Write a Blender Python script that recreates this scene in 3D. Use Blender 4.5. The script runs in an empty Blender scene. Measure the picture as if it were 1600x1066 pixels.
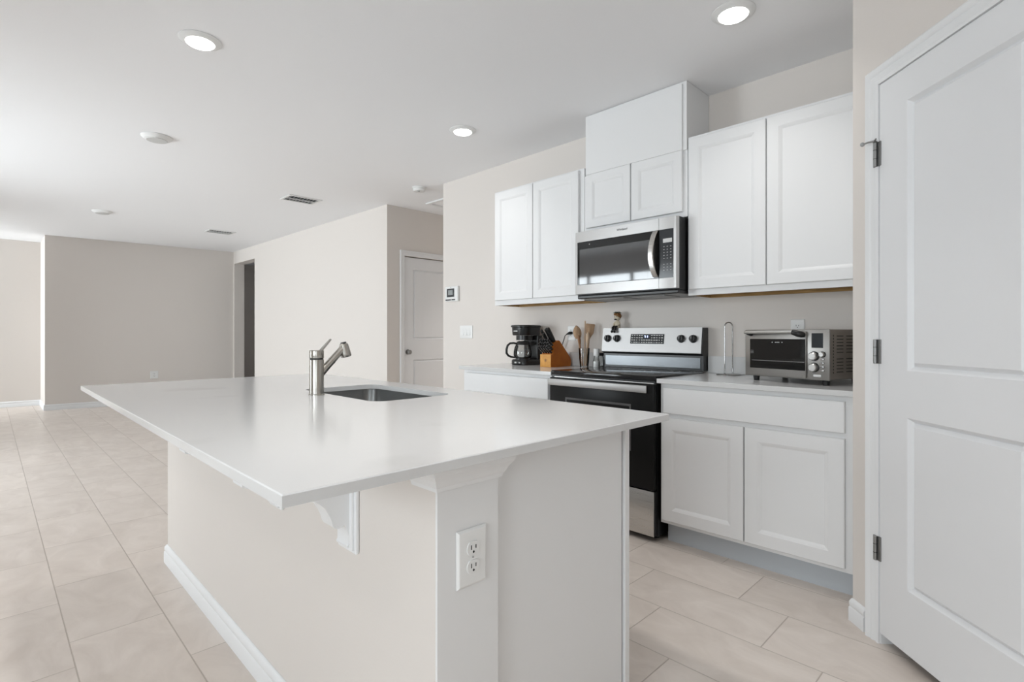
import bpy, bmesh, math, random
from mathutils import Vector, Matrix
random.seed(7)
S = bpy.context.scene
COL = S.collection

# ------------------------------------------------------------------ camera
CAM_YAW = 0.7884
cd = bpy.data.cameras.new('camera'); cam = bpy.data.objects.new('camera', cd); COL.objects.link(cam)
cam.location = (0, 0, 1.149)
cam.rotation_euler = (math.pi / 2, 0, CAM_YAW)
cd.sensor_width = 36.0; cd.lens = 824.67 / 1600 * 36.0
cd.shift_y = (523.85 - 533.0) / 1600
cd.clip_start = 0.05; cd.clip_end = 100
S.camera = cam

# ------------------------------------------------------------------ sky, exposure, daylight
vs = S.view_settings
vs.view_transform = 'Standard'; vs.look = 'None'; vs.exposure = 0.14; vs.gamma = 1.0
vs.use_curve_mapping = False
W = bpy.data.worlds.new('sky'); S.world = W; W.use_nodes = True
wn = W.node_tree.nodes; bg = wn['Background']
bg.inputs[0].default_value = (0.78, 0.89, 1.0, 1); bg.inputs[1].default_value = 0.7

def area(name, loc, rot, sx, sy, power, color=(1, 1, 1), shape='RECTANGLE', spread=math.pi):
    l = bpy.data.lights.new(name, 'AREA'); l.shape = shape; l.size = sx
    if shape in ('RECTANGLE', 'ELLIPSE'): l.size_y = sy
    l.energy = power; l.color = color; l.spread = spread
    o = bpy.data.objects.new(name, l); COL.objects.link(o); o.location = loc; o.rotation_euler = rot
    return o

H = 2.675                      # ceiling height
YN = -2.75                     # inner face of the window wall
XR = 1.45                      # inner face of the right wall
# window openings in the window wall: x0, x1, z0, z1, daylight watts
WINS = [(-11.5, -10.78, 0.45, 2.3, 180), (-7.4, -4.4, 0.03, 2.36, 210), (-1.0, 0.9, 0.75, 2.3, 84)]
FILL_WIN = (-2.3, -0.7, 0.9, 2.3, 24)   # unseen fill window added in the right wall: y0, y1, z0, z1, daylight watts
LAMP = 1.7                    # watts of each lit ceiling disc
LAMP_FILL = 5.6                # watts of each fill disc added outside the view
DAY = (0.925, 0.962, 1.03)
for x0, x1, z0, z1, pw in WINS:
    area('daylight', ((x0 + x1) / 2, YN - 0.22, (z0 + z1) / 2), (math.pi / 2, 0, 0), x1 - x0, z1 - z0, pw, DAY)

area('daylight', (XR + 0.22, (FILL_WIN[0] + FILL_WIN[1]) / 2, (FILL_WIN[2] + FILL_WIN[3]) / 2), (math.pi / 2, 0, math.pi / 2), FILL_WIN[1] - FILL_WIN[0], FILL_WIN[3] - FILL_WIN[2], FILL_WIN[4], DAY)  # fill light of the added right window, brightens the far wall and hall door

# ------------------------------------------------------------------ materials
def mat(name, col, rough=0.5, metal=0.0, spec=None, emit=None, estr=0.0, coat=0.0, trans=0.0, ior=1.45):
    m = bpy.data.materials.new(name); m.use_nodes = True
    b = m.node_tree.nodes['Principled BSDF']
    b.inputs['Base Color'].default_value = (*col, 1)
    b.inputs['Roughness'].default_value = rough
    b.inputs['Metallic'].default_value = metal
    if spec is not None: b.inputs['Specular IOR Level'].default_value = spec
    if emit: b.inputs['Emission Color'].default_value = (*emit, 1); b.inputs['Emission Strength'].default_value = estr
    b.inputs['Coat Weight'].default_value = coat
    b.inputs['Transmission Weight'].default_value = trans
    b.inputs['IOR'].default_value = ior
    return m
def nd(m, t, **k):
    n = m.node_tree.nodes.new(t)
    for a, v in k.items(): setattr(n, a, v)
    return n
def lk(m, a, b): m.node_tree.links.new(a, b)
def bsdf(m): return m.node_tree.nodes['Principled BSDF']
def add_bump(m, scale, strength, dist=0.002, detail=3):
    tc = nd(m, 'ShaderNodeTexCoord'); n = nd(m, 'ShaderNodeTexNoise'); b = nd(m, 'ShaderNodeBump')
    n.inputs['Scale'].default_value = scale; n.inputs['Detail'].default_value = detail
    b.inputs['Strength'].default_value = strength; b.inputs['Distance'].default_value = dist
    lk(m, tc.outputs['Object'], n.inputs['Vector']); lk(m, n.outputs['Fac'], b.inputs['Height'])
    lk(m, b.outputs['Normal'], bsdf(m).inputs['Normal'])
def noise_color(m, c0, c1, scale=(1, 1, 1), nscale=5, lo=0.3, hi=0.7, detail=4):
    tc = nd(m, 'ShaderNodeTexCoord'); mp = nd(m, 'ShaderNodeMapping'); n = nd(m, 'ShaderNodeTexNoise'); r = nd(m, 'ShaderNodeValToRGB')
    mp.inputs['Scale'].default_value = scale; n.inputs['Scale'].default_value = nscale; n.inputs['Detail'].default_value = detail
    r.color_ramp.elements[0].position = lo; r.color_ramp.elements[0].color = (*c0, 1)
    r.color_ramp.elements[1].position = hi; r.color_ramp.elements[1].color = (*c1, 1)
    lk(m, tc.outputs['Object'], mp.inputs['Vector']); lk(m, mp.outputs['Vector'], n.inputs['Vector'])
    lk(m, n.outputs['Fac'], r.inputs['Fac']); lk(m, r.outputs['Color'], bsdf(m).inputs['Base Color'])

M = {}
M['wall'] = mat('wall_paint', (0.735, 0.69, 0.65), 0.85, spec=0.25); add_bump(M['wall'], 160, 0.12)
M['ceil'] = mat('ceiling_paint', (0.91, 0.91, 0.92), 0.9, spec=0.2); add_bump(M['ceil'], 110, 0.22)
M['trim'] = mat('trim_paint', (0.82, 0.825, 0.83), 0.38)
M['door'] = mat('door_paint', (0.80, 0.805, 0.815), 0.42)
M['cab'] = mat('cabinet_paint', (0.80, 0.80, 0.80), 0.38)
M['toe'] = mat('toe_kick_paint', (0.52, 0.55, 0.58), 0.5)
M['raw'] = mat('raw_wood', (0.42, 0.25, 0.09), 0.6); noise_color(M['raw'], (0.30, 0.17, 0.05), (0.52, 0.33, 0.13), (2, 30, 30), 4)
M['quartz'] = mat('white_quartz', (0.725, 0.725, 0.722), 0.15, spec=0.5)
noise_color(M['quartz'], (0.62, 0.617, 0.613), (0.675, 0.675, 0.672), (1, 1, 1), 2.2, 0.30, 0.40, 8)
M['steel'] = mat('brushed_steel', (0.60, 0.59, 0.57), 0.27, 1.0)
M['steel_soft'] = mat('satin_steel', (0.50, 0.495, 0.49), 0.48, 1.0)
M['mw_steel'] = mat('microwave_steel', (0.55, 0.545, 0.54), 0.45, 1.0)
M['oven_glass'] = mat('oven_door_glass', (0.008, 0.008, 0.008), 0.3, spec=0.2)
M['dark_steel'] = mat('shaded_steel', (0.11, 0.115, 0.12), 0.25, 1.0)
M['border'] = mat('oven_window_border', (0.10, 0.10, 0.10), 0.3)
M['nickel'] = mat('brushed_nickel', (0.43, 0.41, 0.375), 0.24, 1.0)
M['chrome'] = mat('chrome', (0.40, 0.40, 0.40), 0.09, 1.0)
M['hinge'] = mat('hinge_metal', (0.30, 0.30, 0.295), 0.38, 0.9)
M['black'] = mat('black_enamel', (0.012, 0.012, 0.012), 0.28)
M['black_glass'] = mat('black_glass', (0.008, 0.008, 0.008), 0.05)
M['cook_glass'] = mat('cooktop_glass', (0.012, 0.012, 0.013), 0.09)
M['grey_glass'] = mat('tinted_window_glass', (0.055, 0.057, 0.06), 0.05, spec=1.0, coat=0.7)
M['plastic_black'] = mat('black_plastic', (0.014, 0.014, 0.014), 0.3)
M['plastic_white'] = mat('white_plastic', (0.80, 0.80, 0.79), 0.35)
M['plate'] = mat('cover_plate', (0.82, 0.82, 0.81), 0.35)
M['slot'] = mat('dark_slot', (0.02, 0.02, 0.02), 0.6)
M['grey'] = mat('grey_plastic', (0.36, 0.36, 0.36), 0.4)
M['lightgrey'] = mat('light_grey_print', (0.62, 0.62, 0.61), 0.5)
M['screen'] = mat('dark_screen', (0.035, 0.038, 0.042), 0.12)
M['lcd'] = mat('lcd_panel', (0.30, 0.32, 0.32), 0.3)
M['knob_cap'] = mat('knob_black', (0.02, 0.02, 0.02), 0.35)
M['ink'] = mat('dark_print', (0.09, 0.09, 0.09), 0.5)
M['blockwood'] = mat('knife_block_wood', (0.48, 0.17, 0.035), 0.42); noise_color(M['blockwood'], (0.38, 0.10, 0.008), (0.52, 0.155, 0.014), (25, 3, 3), 3)
M['blockfront'] = mat('knife_block_end_grain', (0.62, 0.30, 0.07), 0.42); noise_color(M['blockfront'], (0.62, 0.27, 0.035), (0.72, 0.35, 0.06), (12, 12, 12), 3)
M['spoonwood'] = mat('spoon_wood', (0.45, 0.29, 0.17), 0.6); noise_color(M['spoonwood'], (0.38, 0.23, 0.13), (0.52, 0.35, 0.22), (30, 30, 4), 3)
M['spoondark'] = mat('dark_spoon_wood', (0.27, 0.13, 0.06), 0.6)
M['spoonpale'] = mat('pale_spoon_wood', (0.62, 0.46, 0.32), 0.6)
M['salt'] = mat('salt', (0.85, 0.85, 0.84), 0.8)
M['pepper'] = mat('pepper', (0.05, 0.04, 0.035), 0.8)
M['cream'] = mat('figurine_cream', (0.62, 0.55, 0.42), 0.5)
M['brown'] = mat('figurine_brown', (0.23, 0.11, 0.035), 0.6)
M['leaf'] = mat('figurine_green', (0.09, 0.10, 0.065), 0.6)
M['lens'] = mat('lit_lens', (1, 1, 1), 0.4, emit=(1.0, 0.985, 0.96), estr=8)
M['digit'] = mat('lit_digit', (0.3, 0.35, 1), 0.4, emit=(0.55, 0.65, 1.0), estr=1.6)
M['sinkm'] = mat('sink_steel', (0.30, 0.30, 0.295), 0.3, 1.0)
M['oven_body'] = mat('toaster_steel', (0.34, 0.33, 0.315), 0.34, 1.0)
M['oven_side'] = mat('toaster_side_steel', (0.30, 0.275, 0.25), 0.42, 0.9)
# clear glass that lets light through
def thin_glass(name, tint=(1, 1, 1), refl=0.10):
    m = bpy.data.materials.new(name); m.use_nodes = True
    nt = m.node_tree; nt.nodes.clear()
    out = nt.nodes.new('ShaderNodeOutputMaterial'); mx = nt.nodes.new('ShaderNodeMixShader')
    tr = nt.nodes.new('ShaderNodeBsdfTransparent'); gl = nt.nodes.new('ShaderNodeBsdfGlossy')
    fr = nt.nodes.new('ShaderNodeFresnel'); fr.inputs['IOR'].default_value = 1.45
    mt = nt.nodes.new('ShaderNodeMath'); mt.operation = 'MULTIPLY_ADD'; mt.inputs[1].default_value = 1.0; mt.inputs[2].default_value = refl - 0.04
    tr.inputs[0].default_value = (*tint, 1); gl.inputs['Roughness'].default_value = 0.02
    nt.links.new(fr.outputs[0], mt.inputs[0]); nt.links.new(mt.outputs[0], mx.inputs[0])
    nt.links.new(tr.outputs[0], mx.inputs[1]); nt.links.new(gl.outputs[0], mx.inputs[2]); nt.links.new(mx.outputs[0], out.inputs[0])
    return m
M['pane'] = thin_glass('window_glass', (0.97, 0.99, 0.98), 0.05)
M['jar'] = thin_glass('jar_glass', (0.985, 0.99, 0.988), 0.05)
M['carafe'] = thin_glass('carafe_glass', (0.80, 0.80, 0.79), 0.10)

# brushed look for the steel fronts
def brushed(m, sc, amt=0.10, base=0.27):
    tc = nd(m, 'ShaderNodeTexCoord'); mp = nd(m, 'ShaderNodeMapping'); n = nd(m, 'ShaderNodeTexNoise'); r = nd(m, 'ShaderNodeMapRange')
    mp.inputs['Scale'].default_value = sc; n.inputs['Scale'].default_value = 6; n.inputs['Detail'].default_value = 2
    r.inputs['To Min'].default_value = base - amt / 2; r.inputs['To Max'].default_value = base + amt / 2
    lk(m, tc.outputs['Object'], mp.inputs['Vector']); lk(m, mp.outputs['Vector'], n.inputs['Vector'])
    lk(m, n.outputs['Fac'], r.inputs['Value']); lk(m, r.outputs['Result'], bsdf(m).inputs['Roughness'])
brushed(M['steel'], (1, 60, 140), 0.05, 0.28); brushed(M['steel_soft'], (1, 60, 140), 0.04, 0.48)

# floor tile: 0.61 x 0.30 m porcelain laid in a one-third stagger
def floor_material():
    m = mat('porcelain_tile', (0.6, 0.5, 0.45), 0.32)
    g = nd(m, 'ShaderNodeTexCoord'); sep = nd(m, 'ShaderNodeSeparateXYZ'); lk(m, g.outputs['Object'], sep.inputs[0])
    def mth(op, a, b=None, c=None):
        n = nd(m, 'ShaderNodeMath', operation=op)
        for i, v in enumerate((a, b, c)):
            if v is None: continue
            if isinstance(v, (int, float)): n.inputs[i].default_value = v
            else: lk(m, v, n.inputs[i])
        return n.outputs[0]
    PY, PX = 0.3003, 0.61
    v = mth('DIVIDE', mth('SUBTRACT', sep.outputs[1], 0.217), PY)
    row = mth('FLOOR', v); fy = mth('FRACT', v)
    u = mth('DIVIDE', mth('ADD', mth('ADD', sep.outputs[0], 2.563), mth('MULTIPLY', row, 0.2033)), PX)
    colm = mth('FLOOR', u); fx = mth('FRACT', u)
    dy = mth('MULTIPLY', mth('MINIMUM', fy, mth('SUBTRACT', 1.0, fy)), PY)
    dx = mth('MULTIPLY', mth('MINIMUM', fx, mth('SUBTRACT', 1.0, fx)), PX)
    d = mth('MINIMUM', dx, dy)
    mr = nd(m, 'ShaderNodeMapRange'); mr.inputs['From Min'].default_value = 0.0013; mr.inputs['From Max'].default_value = 0.0027
    lk(m, d, mr.inputs['Value']); tile = mr.outputs['Result']
    cmb = nd(m, 'ShaderNodeCombineXYZ'); lk(m, colm, cmb.inputs[0]); lk(m, row, cmb.inputs[1])
    wn_ = nd(m, 'ShaderNodeTexWhiteNoise', noise_dimensions='3D'); lk(m, cmb.outputs[0], wn_.inputs['Vector'])
    # cloudy stone pattern, a different patch for every tile
    add = nd(m, 'ShaderNodeVectorMath', operation='MULTIPLY_ADD'); add.inputs[1].default_value = (40, 40, 40)
    lk(m, wn_.outputs['Color'], add.inputs[0]); lk(m, g.outputs['Object'], add.inputs[2])
    mp = nd(m, 'ShaderNodeMapping'); mp.inputs['Scale'].default_value = (1.6, 2.6, 1); mp.inputs['Rotation'].default_value = (0, 0, 0.3)
    lk(m, add.outputs[0], mp.inputs['Vector'])
    n1 = nd(m, 'ShaderNodeTexNoise'); n1.inputs['Scale'].default_value = 2.6; n1.inputs['Detail'].default_value = 8; n1.inputs['Roughness'].default_value = 0.6; n1.inputs['Distortion'].default_value = 0.9
    lk(m, mp.outputs['Vector'], n1.inputs['Vector'])
    rp = nd(m, 'ShaderNodeValToRGB'); e = rp.color_ramp.elements
    e[0].position = 0.30; e[0].color = (0.640, 0.565, 0.505, 1); e[1].position = 0.72; e[1].color = (0.775, 0.700, 0.640, 1)
    lk(m, n1.outputs['Fac'], rp.inputs['Fac'])
    hv = nd(m, 'ShaderNodeHueSaturation'); lk(m, rp.outputs['Color'], hv.inputs['Color'])
    vr = nd(m, 'ShaderNodeMapRange'); vr.inputs['To Min'].default_value = 0.965; vr.inputs['To Max'].default_value = 1.03
    lk(m, wn_.outputs['Value'], vr.inputs['Value']); lk(m, vr.outputs['Result'], hv.inputs['Value'])
    mix = nd(m, 'ShaderNodeMix', data_type='RGBA'); lk(m, tile, mix.inputs[0])
    mix.inputs[6].default_value = (0.49, 0.425, 0.37, 1); lk(m, hv.outputs['Color'], mix.inputs[7])
    lk(m, mix.outputs[2], bsdf(m).inputs['Base Color'])
    rr = nd(m, 'ShaderNodeMapRange'); rr.inputs['To Min'].default_value = 0.42; rr.inputs['To Max'].default_value = 0.33
    lk(m, tile, rr.inputs['Value']); lk(m, rr.outputs['Result'], bsdf(m).inputs['Roughness'])
    b = nd(m, 'ShaderNodeBump'); b.inputs['Strength'].default_value = 0.5; b.inputs['Distance'].default_value = 0.003
    lk(m, tile, b.inputs['Height']); lk(m, b.outputs['Normal'], bsdf(m).inputs['Normal'])
    return m
M['floor'] = floor_material()

# ------------------------------------------------------------------ mesh builder
class MB:
    def __init__(s): s.bm = bmesh.new()
    def box(s, x0, x1, y0, y1, z0, z1, bev=0.0, seg=2, mtx=None):
        r = bmesh.ops.create_cube(s.bm, size=1.0); vs_ = r['verts']
        bmesh.ops.scale(s.bm, vec=(x1 - x0, y1 - y0, z1 - z0), verts=vs_)
        bmesh.ops.translate(s.bm, vec=((x0 + x1) / 2, (y0 + y1) / 2, (z0 + z1) / 2), verts=vs_)
        if bev > 0:
            es = list({e for v in vs_ for e in v.link_edges})
            rb = bmesh.ops.bevel(s.bm, geom=es, offset=bev, segments=seg, profile=0.5, affect='EDGES')
            vs_ = list({v for f in rb['faces'] for v in f.verts} | {v for v in vs_ if v.is_valid})
        if mtx is not None: bmesh.ops.transform(s.bm, matrix=mtx, verts=[v for v in vs_ if v.is_valid])
        return s
    def loft(s, rings, cap0=True, cap1=True, closed=True):
        vr = [[s.bm.verts.new(p) for p in ring] for ring in rings]
        n = len(vr[0])
        for a, b in zip(vr, vr[1:]):
            for i in range(n if closed else n - 1):
                j = (i + 1) % n
                try: s.bm.faces.new((a[i], a[j], b[j], b[i]))
                except ValueError: pass
        if cap0: s.bm.faces.new(list(reversed(vr[0])))
        if cap1: s.bm.faces.new(vr[-1])
        return s
    def prism(s, poly, a0, a1, axis='z'):
        def P(u, v, a):
            return {'z': (u, v, a), 'x': (a, u, v), 'y': (u, a, v)}[axis]
        return s.loft([[P(u, v, a0) for u, v in poly], [P(u, v, a1) for u, v in poly]])
    def lathe(s, prof, c=(0, 0, 0), seg=32, mtx=None, cap=True, sx=1.0, sy=1.0):
        rings = []
        for r, z in prof:
            ring = []
            for k in range(seg):
                a = 2 * math.pi * k / seg
                p = Vector((max(r, 1e-5) * sx * math.cos(a), max(r, 1e-5) * sy * math.sin(a), z))
                if mtx is not None: p = mtx @ p
                ring.append(p + Vector(c))
            rings.append(ring)
        return s.loft(rings, cap, cap)
    def tube(s, pts, r, seg=10, cap=True):
        pts = [Vector(p) for p in pts]; n = len(pts)
        rs = r if isinstance(r, (list, tuple)) else [r] * n
        up = None; rings = []
        for i, p in enumerate(pts):
            t = (pts[min(i + 1, n - 1)] - pts[max(i - 1, 0)]).normalized()
            if up is None:
                up = Vector((0, 0, 1)) if abs(t.z) < 0.9 else Vector((1, 0, 0))
            u = (up - t * up.dot(t)).normalized(); v = t.cross(u); up = u
            rings.append([p + (u * math.cos(2 * math.pi * k / seg) + v * math.sin(2 * math.pi * k / seg)) * rs[i] for k in range(seg)])
        return s.loft(rings, cap, cap)
    def ball(s, c, rx, ry=None, rz=None, seg=16, rot=None):
        ry = ry or rx; rz = rz or rx
        r = bmesh.ops.create_uvsphere(s.bm, u_segments=seg, v_segments=max(6, seg // 2), radius=1.0)
        mtx = Matrix.Translation(c) @ (rot or Matrix()) @ Matrix.Diagonal((rx, ry, rz, 1))
        bmesh.ops.transform(s.bm, matrix=mtx, verts=r['verts']); return s
    # a slab with recessed panels on its front (front faces -y at y=0)
    def panel_slab(s, w, h, t, panels, rings, edge=0.0015):
        xs = sorted({0, w} | {p[0] for p in panels} | {p[1] for p in panels})
        zs = sorted({0, h} | {p[2] for p in panels} | {p[3] for p in panels})
        # rim (softened edge)
        def V(x, y, z): return s.bm.verts.new((x, y, z))
        e = edge
        def clampx(x): return min(max(x, e), w - e)
        def clampz(z): return min(max(z, e), h - e)
        cache = {}
        def G(x, z):
            k = (round(x, 5), round(z, 5))
            if k not in cache: cache[k] = V(clampx(x), 0, clampz(z))
            return cache[k]
        for i in range(len(xs) - 1):
            for j in range(len(zs) - 1):
                x0, x1, z0, z1 = xs[i], xs[i + 1], zs[j], zs[j + 1]
                if any(abs(p[0] - x0) < 1e-6 and abs(p[1] - x1) < 1e-6 and abs(p[2] - z0) < 1e-6 and abs(p[3] - z1) < 1e-6 for p in panels):
                    prev = [G(x0, z0), G(x1, z0), G(x1, z1), G(x0, z1)]
                    for ins, dep in rings:
                        cur = [V(x0 + ins, dep, z0 + ins), V(x1 - ins, dep, z0 + ins), V(x1 - ins, dep, z1 - ins), V(x0 + ins, dep, z1 - ins)]
                        for k in range(4): s.bm.faces.new((prev[k], prev[(k + 1) % 4], cur[(k + 1) % 4], cur[k]))
                        prev = cur
                    s.bm.faces.new(prev)
                else:
                    s.bm.faces.new((G(x0, z0), G(x1, z0), G(x1, z1), G(x0, z1)))
        per = [(x, 0) for x in xs] + [(w, z) for z in zs[1:]] + [(x, h) for x in reversed(xs[:-1])] + [(0, z) for z in reversed(zs[1:-1])]
        front = [G(x, z) for x, z in per]
        r1 = [V(x, e, z) for x, z in per]; r2 = [V(x, t, z) for x, z in per]
        n = len(per)
        for a, b in ((front, r1), (r1, r2)):
            for k in range(n): s.bm.faces.new((a[(k + 1) % n], a[k], b[k], b[(k + 1) % n]))
        s.bm.faces.new(r2)
        return s
    def xform(s, m): bmesh.ops.transform(s.bm, matrix=m, verts=list(s.bm.verts)); return s

def obj(name, mb, material, parent=None, smooth=None, loc=None, rot=None, label=None):
    bmesh.ops.recalc_face_normals(mb.bm, faces=list(mb.bm.faces))
    me = bpy.data.meshes.new(name); mb.bm.to_mesh(me); mb.bm.free()
    me.materials.append(M[material])
    if smooth is not None:
        me.shade_smooth(); me.set_sharp_from_angle(angle=math.radians(smooth))
    o = bpy.data.objects.new(name, me); COL.objects.link(o)
    if parent is not None: o.parent = parent
    if loc: o.location = loc
    if rot: o.rotation_euler = rot
    if label: o['label'] = label
    return o
def thing(name, label, cat, loc=(0, 0, 0), rotz=0.0, group=None):
    o = bpy.data.objects.new(name, None); COL.objects.link(o)
    o.empty_display_size = 0.05
    o.location = loc; o.rotation_euler = (0, 0, rotz); o['label'] = label; o['category'] = cat
    if group: o['group'] = group
    return o
def struct(name, mb, material, smooth=None, label=None, cat=None):
    o = obj(name, mb, material, None, smooth); o['kind'] = 'structure'
    if label: o['label'] = label
    if cat: o['category'] = cat
    return o
def text_obj(name, body, size, material, parent, loc, rot, extrude=0.0004, align='CENTER'):
    c = bpy.data.curves.new(name, 'FONT'); c.body = body; c.size = size; c.extrude = extrude; c.align_x = align; c.align_y = 'CENTER'
    t = bpy.data.objects.new('tmp', c); COL.objects.link(t)
    dg = bpy.context.evaluated_depsgraph_get(); dg.update()
    me = bpy.data.meshes.new_from_object(t.evaluated_get(dg)); me.name = name
    bpy.data.objects.remove(t); bpy.data.curves.remove(c)
    me.materials.clear(); me.materials.append(M[material])
    o = bpy.data.objects.new(name, me); COL.objects.link(o); o.parent = parent; o.location = loc; o.rotation_euler = rot
    return o

# ================================================================== SETTING
struct('floor', MB().box(-14.5, XR + 0.2, YN - 0.15, 7.2, -0.12, 0.0), 'floor', label='beige stone look porcelain tile floor in a staggered layout', cat='floor')
struct('ceiling', MB().box(-14.5, XR + 0.2, YN - 0.15, 7.2, H, H + 0.12), 'ceil', label='smooth white painted ceiling', cat='ceiling')
Yw = 3.265
# kitchen wall (its left end turns into the hall)
struct('wall_kitchen', MB().prism([(-4.27, Yw), (-4.27, Yw + 0.13), (XR + 0.15, Yw + 0.13), (XR + 0.15, Yw)], 0, H), 'wall', label='beige kitchen wall behind the white cabinets', cat='wall')
# living wall: tilted a touch, with a cased-free opening near its far end
LA, LB = (-5.39, 3.305), (-10.56, 3.205)
def lw(x): return LA[1] + (x - LA[0]) * (LB[1] - LA[1]) / (LB[0] - LA[0])
T = 0.17
mb = MB()
mb.prism([(-5.39, lw(-5.39)), (-5.39, lw(-5.39) + T), (-9.46, lw(-9.46) + T), (-9.46, lw(-9.46))], 0, H)
mb.prism([(-9.46, lw(-9.46)), (-9.46, lw(-9.46) + T), (-10.44, lw(-10.44) + T), (-10.44, lw(-10.44))], 2.455, H)
mb.prism([(-10.44, lw(-10.44)), (-10.44, lw(-10.44) + T), (-10.9, lw(-10.9) + T), (-10.9, lw(-10.9))], 0, H)
struct('wall_living', mb, 'wall', label='long beige living room wall with a tall opening at its far end', cat='wall')
# hall: left side wall carries door 2
mb = MB()
mb.box(-5.52, -5.39, 3.305 + T, 3.54, 0, H); mb.box(-5.52, -5.39, 3.54, 4.36, 2.10, H); mb.box(-5.52, -5.39, 4.36, 6.6, 0, H)
struct('wall_hall', mb, 'wall', label='shaded hall wall holding the grey white panelled door', cat='wall')
struct('wall_hallend', MB().box(-14.4, -4.14, 6.6, 6.75, 0, H), 'wall')
struct('wall_hallright', MB().box(-4.27, -4.14, Yw + 0.13, 6.6, 0, H), 'wall')
# passage behind the far opening
struct('wall_passage', MB().box(-12.2, -5.52, 4.35, 4.45, 0, H), 'wall')
struct('wall_passageend', MB().box(-12.3, -12.2, 3.2 + T, 4.45, 0, H), 'wall')
# far wall of the living room and the set-back wall on its left
B0, B1 = (-10.70, 0.62), (-10.485, 3.208)
struct('wall_far', MB().prism([B0, B1, (B1[0] - 0.2, B1[1] + 0.02), (-11.62, B1[1] + 0.02), (-11.62, 0.62)], 0, H), 'wall', label='plain taupe end wall of the living room', cat='wall')
struct('wall_farleft', MB().box(-11.75, -11.62, YN - 0.15, 3.3, 0, H), 'wall', label='bright set back wall at the left edge of the view', cat='wall')
# right wall and window wall
ry0, ry1, rz0, rz1, _ = FILL_WIN
struct('wall_right', MB().box(XR, XR + 0.14, YN - 0.15, ry0, 0, H).box(XR, XR + 0.14, ry1, Yw + 0.13, 0, H).box(XR, XR + 0.14, ry0, ry1, 0, rz0).box(XR, XR + 0.14, ry0, ry1, rz1, H), 'wall')
mb = MB(); f = 0.05; xa, xb = XR + 0.05, XR + 0.10
mb.box(xa, xb, ry0, ry0 + f, rz0, rz1).box(xa, xb, ry1 - f, ry1, rz0, rz1).box(xa, xb, ry0 + f, ry1 - f, rz0, rz0 + f).box(xa, xb, ry0 + f, ry1 - f, rz1 - f, rz1)
mb.box(xa + 0.005, xb - 0.005, ry0 + f, ry1 - f, (rz0 + rz1) / 2 - 0.02, (rz0 + rz1) / 2 + 0.02)
w = struct('window_4', mb, 'trim')  # out of view, added only to carry the fill light
obj('pane', MB().box(XR + 0.073, XR + 0.079, ry0 + f, ry1 - f, rz0 + f, rz1 - f), 'pane', w)
mb = MB(); xs = -11.75
for x0, x1, z0, z1, pw in WINS:
    mb.box(xs, x0, YN - 0.14, YN, 0, H)
    if z0 > 0.02: mb.box(x0, x1, YN - 0.14, YN, 0, z0)
    mb.box(x0, x1, YN - 0.14, YN, z1, H)
    xs = x1
mb.box(xs, XR, YN - 0.14, YN, 0, H)
struct('wall_window', mb, 'wall')
for i, (x0, x1, z0, z1, pw) in enumerate(WINS):
    mb = MB(); y0, y1 = YN - 0.10, YN - 0.05; f = 0.05
    mb.box(x0, x0 + f, y0, y1, z0, z1); mb.box(x1 - f, x1, y0, y1, z0, z1)
    mb.box(x0 + f, x1 - f, y0, y1, z0, z0 + f); mb.box(x0 + f, x1 - f, y0, y1, z1 - f, z1)
    for xm in ([(x0 + x1) / 2] if x1 - x0 < 2.5 else [x0 + (x1 - x0) / 3, x1 - (x1 - x0) / 3]): mb.box(xm - 0.03, xm + 0.03, y0, y1, z0 + f, z1 - f)
    if z0 > 0.1: mb.box(x0 + f, x1 - f, y0 + 0.005, y1 - 0.005, (z0 + z1) / 2 - 0.02, (z0 + z1) / 2 + 0.02)
    w = struct('window_%d' % (i + 1), mb, 'trim')
    obj('pane', MB().box(x0 + f, x1 - f, YN - 0.079, YN - 0.073, z0 + f, z1 - f), 'pane', w)

# pantry corner: a 45 degree wall with a door
C45 = Vector((-0.424, 2.357, 0)); D45 = Vector((math.sqrt(.5), -math.sqrt(.5), 0)); N45 = Vector((math.sqrt(.5), math.sqrt(.5), 0))
R45 = Matrix.Translation(C45) @ Matrix.Rotation(-math.pi / 4, 4, 'Z')    # local x along the wall, -y towards the room
def p45(t, d=0.0):
    p = C45 + D45 * t + N45 * d; return (p.x, p.y)
DW = 0.71
mb = MB()
mb.box(-0.164, -0.004, 0.0, 0.11, 0, H); mb.box(-0.004, DW + 0.004, 0.0, 0.11, 2.083, H); mb.box(DW + 0.004, 1.25, 0.0, 0.11, 0, H)
mb.xform(R45)
ca = p45(-0.164)
mb.prism([ca, (ca[0], Yw), (ca[0] + 0.11, Yw), (ca[0] + 0.11, ca[1] + 0.0)], 0, H)
ce = p45(1.25)
mb.prism([ce, (XR, ce[1]), (XR, ce[1] + 0.11), (ce[0] + 0.05, ce[1] + 0.11)], 0, H)
struct('wall_pantry', mb, 'wall', label='beige angled pantry wall at the right edge', cat='wall')

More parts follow.
